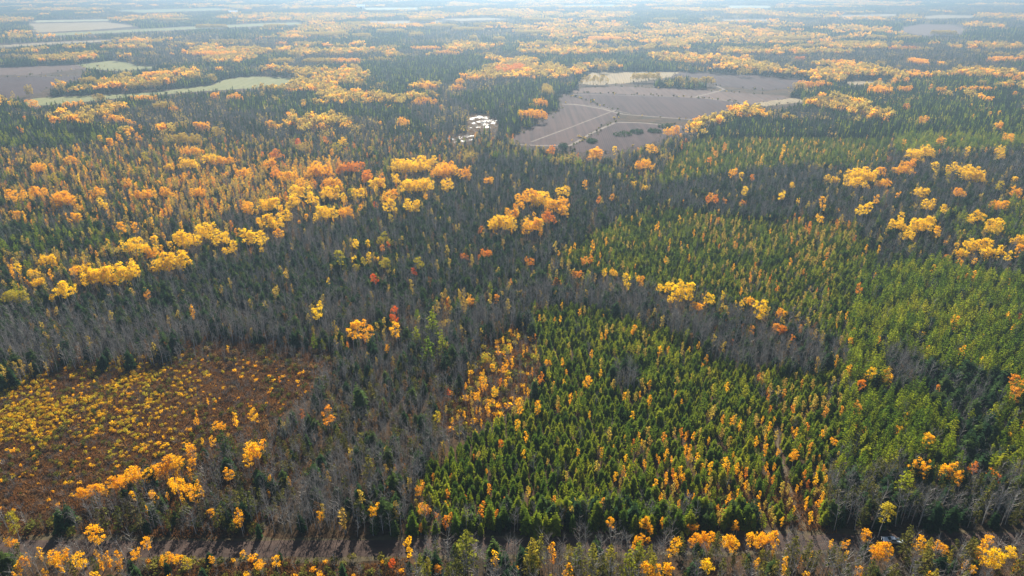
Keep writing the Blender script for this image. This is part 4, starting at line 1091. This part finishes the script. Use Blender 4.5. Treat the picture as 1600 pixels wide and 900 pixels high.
# ------------------------------------------------------------------ the woods farther off, in patches of trees
def low_tree(kind, rng):
    """A tree as it reads from far away: few, larger leaf sprays."""
    c = MB()
    if kind == 'conifer':
        H, r = rng.uniform(9, 14), rng.uniform(1.6, 2.3)
        for k in range(5):
            u = k / 5; z = H * (.15 + .8 * u); rr = r * (1 - u) ** .8
            for j in range(5):
                an = 2 * math.pi * j / 5 + k + rng.uniform(-.3, .3)
                d = np.array([math.cos(an), math.sin(an), 0]); s = np.array([-d[1], d[0], 0]); o = c.n()
                c.v += [(0, 0, z + H * .17), (d * rr - s * rr * .5 + [0, 0, z - .3]).tolist(), (d * rr * 1.1 + s * rr * .5 + [0, 0, z - .5]).tolist()]
                c.f.append([o, o + 1, o + 2]); c.m.append(0)
    elif kind == 'round':
        H, r = rng.uniform(12, 17), rng.uniform(2.4, 3.4)
        for i in range(5):
            an = i * 2.4; rr = r * .5
            p = np.array([rr * math.cos(an), rr * math.sin(an), H * rng.uniform(.62, .84)])
            c.quad_cards(p + sphere_pts(rng, 9) * r * .5, 1.5, rng, up=.6)
    elif kind == 'slim':
        H, r = rng.uniform(8, 11), rng.uniform(1.2, 1.7)
        c.quad_cards(np.array([0, 0, H * .62]) + sphere_pts(rng, 16) * np.array([r, r, H * .34]), 1.0, rng, up=.5)
    else:
        H = rng.uniform(9, 13)
        c.sliver((0, 0, 0), (rng.normal(0, .4), rng.normal(0, .4), H), .3)
        for i in range(26):
            z = H * rng.uniform(.35, .9); d = Vector((rng.normal(0, 1), rng.normal(0, 1), rng.uniform(.4, 1.6))).normalized()
            c.sliver((0, 0, z), Vector((0, 0, z)) + d * rng.uniform(1.5, 3.2), .16)
    return c

def patch(blend, size, n, seed):
    rng = np.random.default_rng(seed); b = MB()
    m = max(1, int(round(math.sqrt(n))))
    share = np.array([q for _, _, q in blend]); share = share / share.sum()
    for i in range(m):
        for j in range(m):
            k = rng.choice(len(blend), p=share)
            b.merged(low_tree(blend[k][0], rng), (size * ((i + .5) / m - .5) + rng.normal(0, size / m * .2), size * ((j + .5) / m - .5) + rng.normal(0, size / m * .2), 0), rng.uniform(.75, 1.15), rng.uniform(0, 6.28), k)
    return b

FARKINDS = {
    'conifer': ([('conifer', 'dark_conifer', .82), ('bare', 'twig', .12), ('conifer', 'pine', .06)], 'dark conifer woods fading into the haze'),
    'green': ([('conifer', 'pine', .38), ('conifer', 'dark_conifer', .62)], 'green pine woods fading into the haze'),
    'bare': ([('bare', 'twig', .74), ('conifer', 'dark_conifer', .18), ('slim', 'tan', .08)], 'leafless grey woods fading into the haze'),
    'tan': ([('round', 'tan', .42), ('round', 'gold', .08), ('bare', 'twig', .30), ('conifer', 'dark_conifer', .20)], 'pale tan autumn woods fading into the haze'),
    'gold': ([('round', 'gold', .5), ('round', 'tan', .2), ('bare', 'twig', .2), ('conifer', 'dark_conifer', .1)], 'golden autumn woods fading into the haze'),
    'slimtan': ([('slim', 'tan', .5), ('bare', 'twig', .35), ('conifer', 'dark_conifer', .15)], 'slender pale birches fading into the haze'),
    'slimgold': ([('slim', 'orange', .3), ('slim', 'gold', .2), ('bare', 'twig', .4), ('conifer', 'dark_conifer', .1)], 'slender orange birches fading into the haze'),
}
def far_woods(step, d0, d1, size, n, tagn):
    X, Y, px, py, dep = cells(step, d0, d1, .35, margin=90)
    cx, cy, _ = project(X, Y, 8)
    cls = area_of(cx, cy)
    ok = np.ones(X.shape, bool)
    for ox, oy in ((0, 0), (size * .4, 0), (-size * .4, 0), (0, -size * .4)):
        qx, qy, _ = project(X + ox, Y + oy, 0); ok &= clear_of(X + ox, Y + oy, qx, qy, 9.0)
    inc, front = near_clump(X, Y)
    n1 = fnoise(X, Y * .7, 80 if d1 < 2000 else 210, 1.0); n2 = fnoise(X, Y * .7, 150 if d1 < 2000 else 340, 4.0); n3 = R.random(X.size)
    pickd = np.full(X.shape, 'bare', dtype='<U9')
    far = ~np.isin(cls, ['spruce', 'slenderspruce', 'pine', 'conifer', 'bare', 'teal', 'mixgreen'])
    pickd[far & (n2 > .50)] = 'conifer'; pickd[far & (n2 > .50) & (n3 < .30)] = 'green'; pickd[far & (n2 > .50) & (n3 > .88)] = 'slimtan'
    pickd[far & (n2 <= .50) & (n3 < .22)] = 'slimtan'; pickd[far & (n2 <= .50) & (n3 > .92)] = 'conifer'
    y_ = far & (n1 + .12 * (n3 - .5) > (.545 if d1 < 2000 else .535))
    pickd[y_ & (n3 < .55)] = 'tan'; pickd[y_ & (n3 >= .55) & (n3 < .68)] = 'gold'; pickd[y_ & (n3 >= .68) & (n3 < .74)] = 'slimgold'
    c = cls == 'spruce'; pickd[c] = 'conifer'; pickd[c & (n3 < .35)] = 'green'; pickd[c & (n3 > .93)] = 'slimtan'
    c = cls == 'slenderspruce'; pickd[c] = 'conifer'; pickd[c & (n3 > .6)] = 'slimtan'
    c = cls == 'pine'; pickd[c] = 'green'; pickd[c & (n3 < .12)] = 'conifer'; pickd[c & (n3 > .94)] = 'slimtan'
    c = (cls == 'conifer') | (cls == 'mixgreen'); pickd[c] = 'conifer'; pickd[c & (n3 < .42)] = 'green'; pickd[c & (n3 > .85)] = 'bare'
    c = (cls == 'bare') | (cls == 'teal'); pickd[c & (n3 < .35)] = 'conifer'; pickd[c & (n3 > .93)] = 'slimtan'
    ok &= ~(inc & (R.random(X.size) < .8))
    drop = front & np.isin(pickd, ['tan', 'gold'])
    pickd[drop] = 'bare'
    for kname, (blend, lab) in FARKINDS.items():
        k = np.where(ok & (pickd == kname))[0]
        key = f'{kname}_woods_{tagn}'
        cl = pool(key, [patch(blend, size, n, 400 + i * 13 + len(key)).mesh(key, [M[q[1]] for q in blend]) for i in range(5)])
        sc = R.uniform(.85, 1.15, len(k)); 
        s3 = np.stack([sc * 0 + R.uniform(.95, 1.1, len(k)), sc * 0 + R.uniform(.95, 1.1, len(k)), sc], 1)
        scatter('far_woods', lab, 'woods', np.stack([X[k], Y[k], np.zeros(len(k))], 1), cl, s3, tilt=0)
far_woods(9.0, MID, 1500, 10.5, 9, 'near')
far_woods(30.0, 1500, 6000, 36, 30, 'away')

# ------------------------------------------------------------------ thickets on the ploughed field
def thicket(cx, cy, w, h, label):
    rng = np.random.default_rng(int(cx)); b = MB()
    x, y = map(float, ground(cx, cy)); x1, _ = map(float, ground(cx + w / 2, cy)); _, y1 = map(float, ground(cx, cy - h / 2))
    a, d = (x1 - x), (y1 - y) * .8
    for i in range(60):
        an = rng.uniform(0, 6.28); r = math.sqrt(rng.uniform(0, 1))
        e = 1 - r * r; q = rng.uniform(.5, 1.5)
        p = np.array([a * 1.12 * r * math.cos(an), d * 1.1 * r * math.sin(an), (.5 + 1.5 * e ** .5) * q])
        b.quad_cards(p + sphere_pts(rng, 12) * np.array([1.1, 1.3, 1.0]) * q, .8, rng, up=.4)
        b.sliver((p[0], p[1], 0), (p[0] + rng.normal(0, .5), p[1], p[2] + 1.2), .15)
    o = link_mesh('thicket', b.mesh('thicket', [M['dark_conifer']]), None, None, label=label, category='bush', group='dark thickets on the ploughed field')
    o.location = (x, y, 0)
thicket(973, 211, 26, 8, 'largest dark oval thicket on the ploughed field')
thicket(995, 207.5, 19, 6, 'dark oval thicket just behind the largest one on the ploughed field')
thicket(1023, 206, 18, 6, 'smaller dark oval thicket third along the ploughed field')
thicket(1042, 199, 25, 7, 'dark thicket at the far end of the row beside the sandy track')
thicket(925, 222, 14, 7, 'round dark thicket beside the bend of the sandy track')
thicket(880, 230, 14, 6, 'dark thicket below the sandy track at the field edge')

# ------------------------------------------------------------------ larger single conifers
def lone_conifer(px, py, h, leaf, kind, label, width=1.0):
    """A conifer whose top shows at the photo point (px, py)."""
    x, y = map(float, ground(px, py, h * .97))
    ms = tree_meshes(kind, leaf); t, c = ms[int(px) % len(ms)]
    e = bpy.data.objects.new('conifer_tree', None)
    s = h / KIND[kind][3]; e.location = (x, y, 0); e.scale = (s * width, s * width, s); e.rotation_euler = (0, 0, px)
    COL.objects.link(e)
    for nm, me in (('trunk', t), ('crown', c)):
        o = bpy.data.objects.new(nm, me); o.parent = e; COL.objects.link(o)
    e['label'] = label; e['category'] = 'tree'
for a in ((675, 484, 17, 'pine', 'pine', 'tall light green conifer right of the red maple', 1.15), (668, 526, 14, 'pine', 'pine', 'light green conifer just below the tall one by the maple', 1.2), (650, 510, 12, 'pine', 'pine', 'light green conifer beside the golden aspens and red maple', 1.2),
          (690, 520, 13, 'pine', 'pine', 'light green conifer at the back of the cluster near the maple', 1.1), (695, 545, 12, 'dark_conifer', 'pine', 'dark green conifer at the foot of the cluster near the maple', 1.1),
          (560, 598, 13, 'dark_conifer', 'spruce', 'dark conifer in the brown wood above the lone orange tree', 1.1), (728, 829, 15, 'larch', 'pine', 'broad yellow green larch standing at the roadside below the plantation', 1.3),
          (345, 672, 12, 'dark_conifer', 'pine', 'dark conifer beside golden saplings at the brush field edge', 1.2), (1420, 736, 14, 'pine', 'pine', 'large conifer in front of the golden aspens above the pickup', 1.35),
          (575, 712, 13, 'olive', 'pine', 'olive conifer in the wood left of the plantation', 1.1), (905, 848, 12, 'larch', 'pine', 'yellow green larch by the road, leftmost of the roadside row', 1.0), (927, 850, 13, 'larch', 'pine', 'yellow green larch by the road, second of the roadside row', 1.0),
          (955, 852, 12, 'larch', 'pine', 'yellow green larch by the road, third of the roadside row', 1.0), (985, 860, 12, 'pine', 'pine', 'light green larch by the road, last of the roadside row', 1.1), (832, 842, 13, 'larch', 'pine', 'bushy yellow green larch by the road among bare trees', 1.1), (1245, 838, 11, 'olive', 'pine', 'olive conifer below the road near the trail mouth', 1.2),
          (900, 862, 10, 'pine', 'pine', 'small light green pine below the roadside larches', 1.0), (1000, 845, 11, 'pine', 'pine', 'light green pine among golden aspens by the road', 1.0), (1455, 860, 9, 'olive', 'pine', 'olive bushy conifer below the road right of the pickup', 1.5)):
    lone_conifer(*a)

# ------------------------------------------------------------------ pickup on the road
def pickup():
    paint = plain_material('silver_paint', (.30, .35, .37), (.36, .41, .43), 2, rough=.5, spec=.5, metallic=.2)
    glass, gnt, gout = nodes_of('tinted_glass'); gp = gnt.nodes.new('ShaderNodeBsdfPrincipled'); gp.inputs['Base Color'].default_value = (.01, .03, .04, 1); gp.inputs['Roughness'].default_value = .05
    gnt.links.new(gp.outputs[0], gout.inputs['Surface'])
    rubber = plain_material('tyre_rubber', (.012, .012, .012), (.025, .025, .025), 6)
    dark = plain_material('dark_trim', (.02, .02, .022), (.035, .035, .04), 5, rough=.6)
    chrome = plain_material('bright_metal', (.55, .55, .56), (.65, .65, .66), 5, rough=.25, metallic=1.0)
    lamp = plain_material('lamp_lens', (.75, .77, .78), (.85, .86, .86), 5, rough=.1, spec=.8)
    tail = plain_material('tail_lens', (.35, .01, .01), (.45, .02, .02), 5, rough=.2)
    e = bpy.data.objects.new('pickup_truck', None); COL.objects.link(e)
    def part(name, b, mat, parent=e, bev=0.0):
        o = bpy.data.objects.new(name, b.mesh(name, [mat])); o.parent = parent; COL.objects.link(o)
        if bev:
            md = o.modifiers.new('edge', 'BEVEL'); md.width = bev; md.segments = 2
        return o
    def prism(side, y0, y1):
        b = MB(); n = len(side)
        b.v = [(x, y0, z) for x, z in side] + [(x, y1, z) for x, z in side]
        b.f = [list(range(n))[::-1], list(range(n, 2 * n))] + [[i, (i + 1) % n, n + (i + 1) % n, n + i] for i in range(n)]; b.m = [0] * (n + 2)
        return b
    # x runs to the rear, the front is at x = -2.85
    part('body', prism([(-2.85, .55), (-2.88, .95), (-2.70, 1.08), (-1.25, 1.18), (1.05, 1.18), (1.05, .45), (-.1, .42), (-1.35, .42), (-2.6, .45)], -.95, .95), paint, bev=.05)
    cab = MB(); lo, hi = (-1.30, 1.00), (-.50, .80); yl, yh = .90, .72
    cab.v = [(lo[0], -yl, 1.17), (lo[1], -yl, 1.17), (lo[1], yl, 1.17), (lo[0], yl, 1.17), (hi[0], -yh, 1.86), (hi[1], -yh, 1.86), (hi[1], yh, 1.86), (hi[0], yh, 1.86)]
    cab.f = [[4, 5, 6, 7], [0, 1, 5, 4], [1, 2, 6, 5], [2, 3, 7, 6], [3, 0, 4, 7]]; cab.m = [0] * 5
    part('cab', cab, paint, bev=.05)
    def pane(name, f0, f1, z0, z1, face):
        """A pane set 1 cm proud of one face of the cab; f runs along that face's foot."""
        q = [np.array(cab.v[i]) for i in face]
        def at(u, v): return (q[0] * (1 - u) + q[1] * u) * (1 - v) + (q[3] * (1 - u) + q[2] * u) * v
        nrm = np.cross(q[1] - q[0], q[3] - q[0]); nrm /= np.linalg.norm(nrm)
        if nrm @ (sum(q) / 4 - np.array([-.1, 0, 1.4])) < 0: nrm = -nrm
        b = MB(); c = [at(f0, z0), at(f1, z0), at(f1, z1), at(f0, z1)]
        b.v = [(p + nrm * .012).tolist() for p in c] + [(p - nrm * .01).tolist() for p in c]
        b.f = [[0, 1, 2, 3], [7, 6, 5, 4], [0, 4, 5, 1], [1, 5, 6, 2], [2, 6, 7, 3], [3, 7, 4, 0]]; b.m = [0] * 6
        return part(name, b, glass)
    pane('windshield', .07, .93, .08, .90, (3, 0, 4, 7)); pane('rear_window', .1, .9, .2, .88, (1, 2, 6, 5))
    for f in ((0, 1, 5, 4), (3, 2, 6, 7)):
        pane('side_window', .20, .52, .12, .86, f); pane('side_window', .57, .90, .12, .86, f)
    bed = MB()
    for y0, y1 in ((-.95, -.86), (.86, .95)): bed.box(1.06, 2.90, y0, y1, .55, 1.20)
    bed.box(1.06, 2.90, -.86, .86, .55, .68)
    part('bed', bed, paint, bev=.02)
    g = MB(); g.box(2.905, 2.97, -.86, .86, .57, 1.18); tg = part('tailgate', g, paint, bev=.02)
    for y in (-.9, .9):
        b = MB(); b.box(2.905, 2.96, y - .05, y + .05, .8, 1.12); part('tail_light', b, tail)
        b = MB(); b.box(-2.915, -2.84, y * .84 - .17, y * .84 + .17, .80, .98); part('headlight', b, lamp)
        b = MB(); b.box(-1.10, -.98, y * 1.02 + (.0 if y > 0 else -.22), y * 1.02 + (.22 if y > 0 else .0), 1.15, 1.35); part('mirror', b, dark)
        for x in (-.12, .50):
            b = MB(); yy = .952 if y > 0 else -.952; b.box(x, x + .14, yy - .012, yy + .012, 1.02, 1.06); part('door_handle', b, dark)
    b = MB(); b.box(-2.92, -2.86, -.55, .55, .68, .97); part('grille', b, dark)
    b = MB(); b.box(-3.0, -2.84, -.93, .93, .42, .64); part('bumper', b, chrome, bev=.03)
    b = MB(); b.box(2.98, 3.1, -.9, .9, .45, .6); part('bumper', b, chrome, bev=.03)
    for x in (-1.95, 1.85):
        for y in (-.86, .86):
            def disc(r, w, n=20):
                b = MB(); b.v = [(x + r * math.cos(2 * math.pi * k / n), y + s * w, .40 + r * math.sin(2 * math.pi * k / n)) for s in (-1, 1) for k in range(n)]
                b.f = [list(range(n)), list(range(n, 2 * n))[::-1]] + [[k, n + k, n + (k + 1) % n, (k + 1) % n] for k in range(n)]; b.m = [0] * (n + 2)
                return b
            wh = part('wheel', disc(.40, .13), rubber); part('rim', disc(.24, .145), chrome, wh)
    x, y = map(float, ground(1393, 848))
    e.location = (x, y, .13); e.rotation_euler = (0, 0, math.radians(-8)); e.scale = (.88, .88, .88)
    e['label'] = 'silver pickup truck parked on the shaded road'; e['category'] = 'pickup'
pickup()

# ------------------------------------------------------------------ far farm buildings
def barn(px, py, w, d, h, wall_c, roof_c, label, turn=0.2):
    x, y = map(float, ground(px, py))
    wall = plain_material('barn_wall', wall_c, tuple(c * 1.1 for c in wall_c), .5); roof = plain_material('barn_roof', roof_c, tuple(c * 1.15 for c in roof_c), .5)
    e = bpy.data.objects.new('barn', None); e.location = (x, y, 0); e.rotation_euler = (0, 0, turn); COL.objects.link(e)
    b = MB(); b.box(-w / 2, w / 2, -d / 2, d / 2, 0, h)
    o = bpy.data.objects.new('wall', b.mesh('wall', [wall])); o.parent = e; COL.objects.link(o)
    b = MB(); q = d / 2 + .6; W = w / 2 + .6; rz = h + d * .28
    b.v = [(-W, -q, h - .2), (W, -q, h - .2), (W, q, h - .2), (-W, q, h - .2), (-W, 0, rz), (W, 0, rz)]
    b.f = [[0, 1, 5, 4], [2, 3, 4, 5], [0, 4, 3], [1, 2, 5], [0, 3, 2, 1]]; b.m = [0] * 5
    o = bpy.data.objects.new('roof', b.mesh('roof', [roof])); o.parent = e; COL.objects.link(o)
    b = MB(); b.box(-w * .12, w * .12, -d / 2 - .06, -d / 2 - .01, 0, h * .75)
    o = bpy.data.objects.new('door', b.mesh('door', [M['bark_dark']])); o.parent = e; COL.objects.link(o)
    e['label'] = label; e['category'] = 'barn'
barn(267, 134.5, 12, 9, 4.5, (.72, .72, .70), (.6, .6, .6), 'small white shed at the edge of the hay field', .1)
barn(564, 14.5, 40, 26, 14, (.78, .78, .76), (.75, .75, .74), 'white barn beside the far light field near the horizon')
barn(365, 22.5, 34, 20, 10, (.78, .78, .76), (.7, .7, .7), 'white farm building in the hazy fields, left of centre')

# ------------------------------------------------------------------ haze
hz = MB(); hz.box(-9600, 9600, -900, 14600, -1.2, CAM_H + 6)
hm, hnt, hout = nodes_of('haze_air')
pv = hnt.nodes.new('ShaderNodeVolumePrincipled')
pv.inputs['Color'].default_value = (.20, .285, .375, 1)
pv.inputs['Density'].default_value = HAZE_DENSITY
pv.inputs['Anisotropy'].default_value = .6
hnt.links.new(pv.outputs[0], hout.inputs['Volume'])
ho = link_mesh('haze', hz.mesh('haze', [hm]), None, 'stuff', label='pale blue haze over the whole landscape', category='haze')
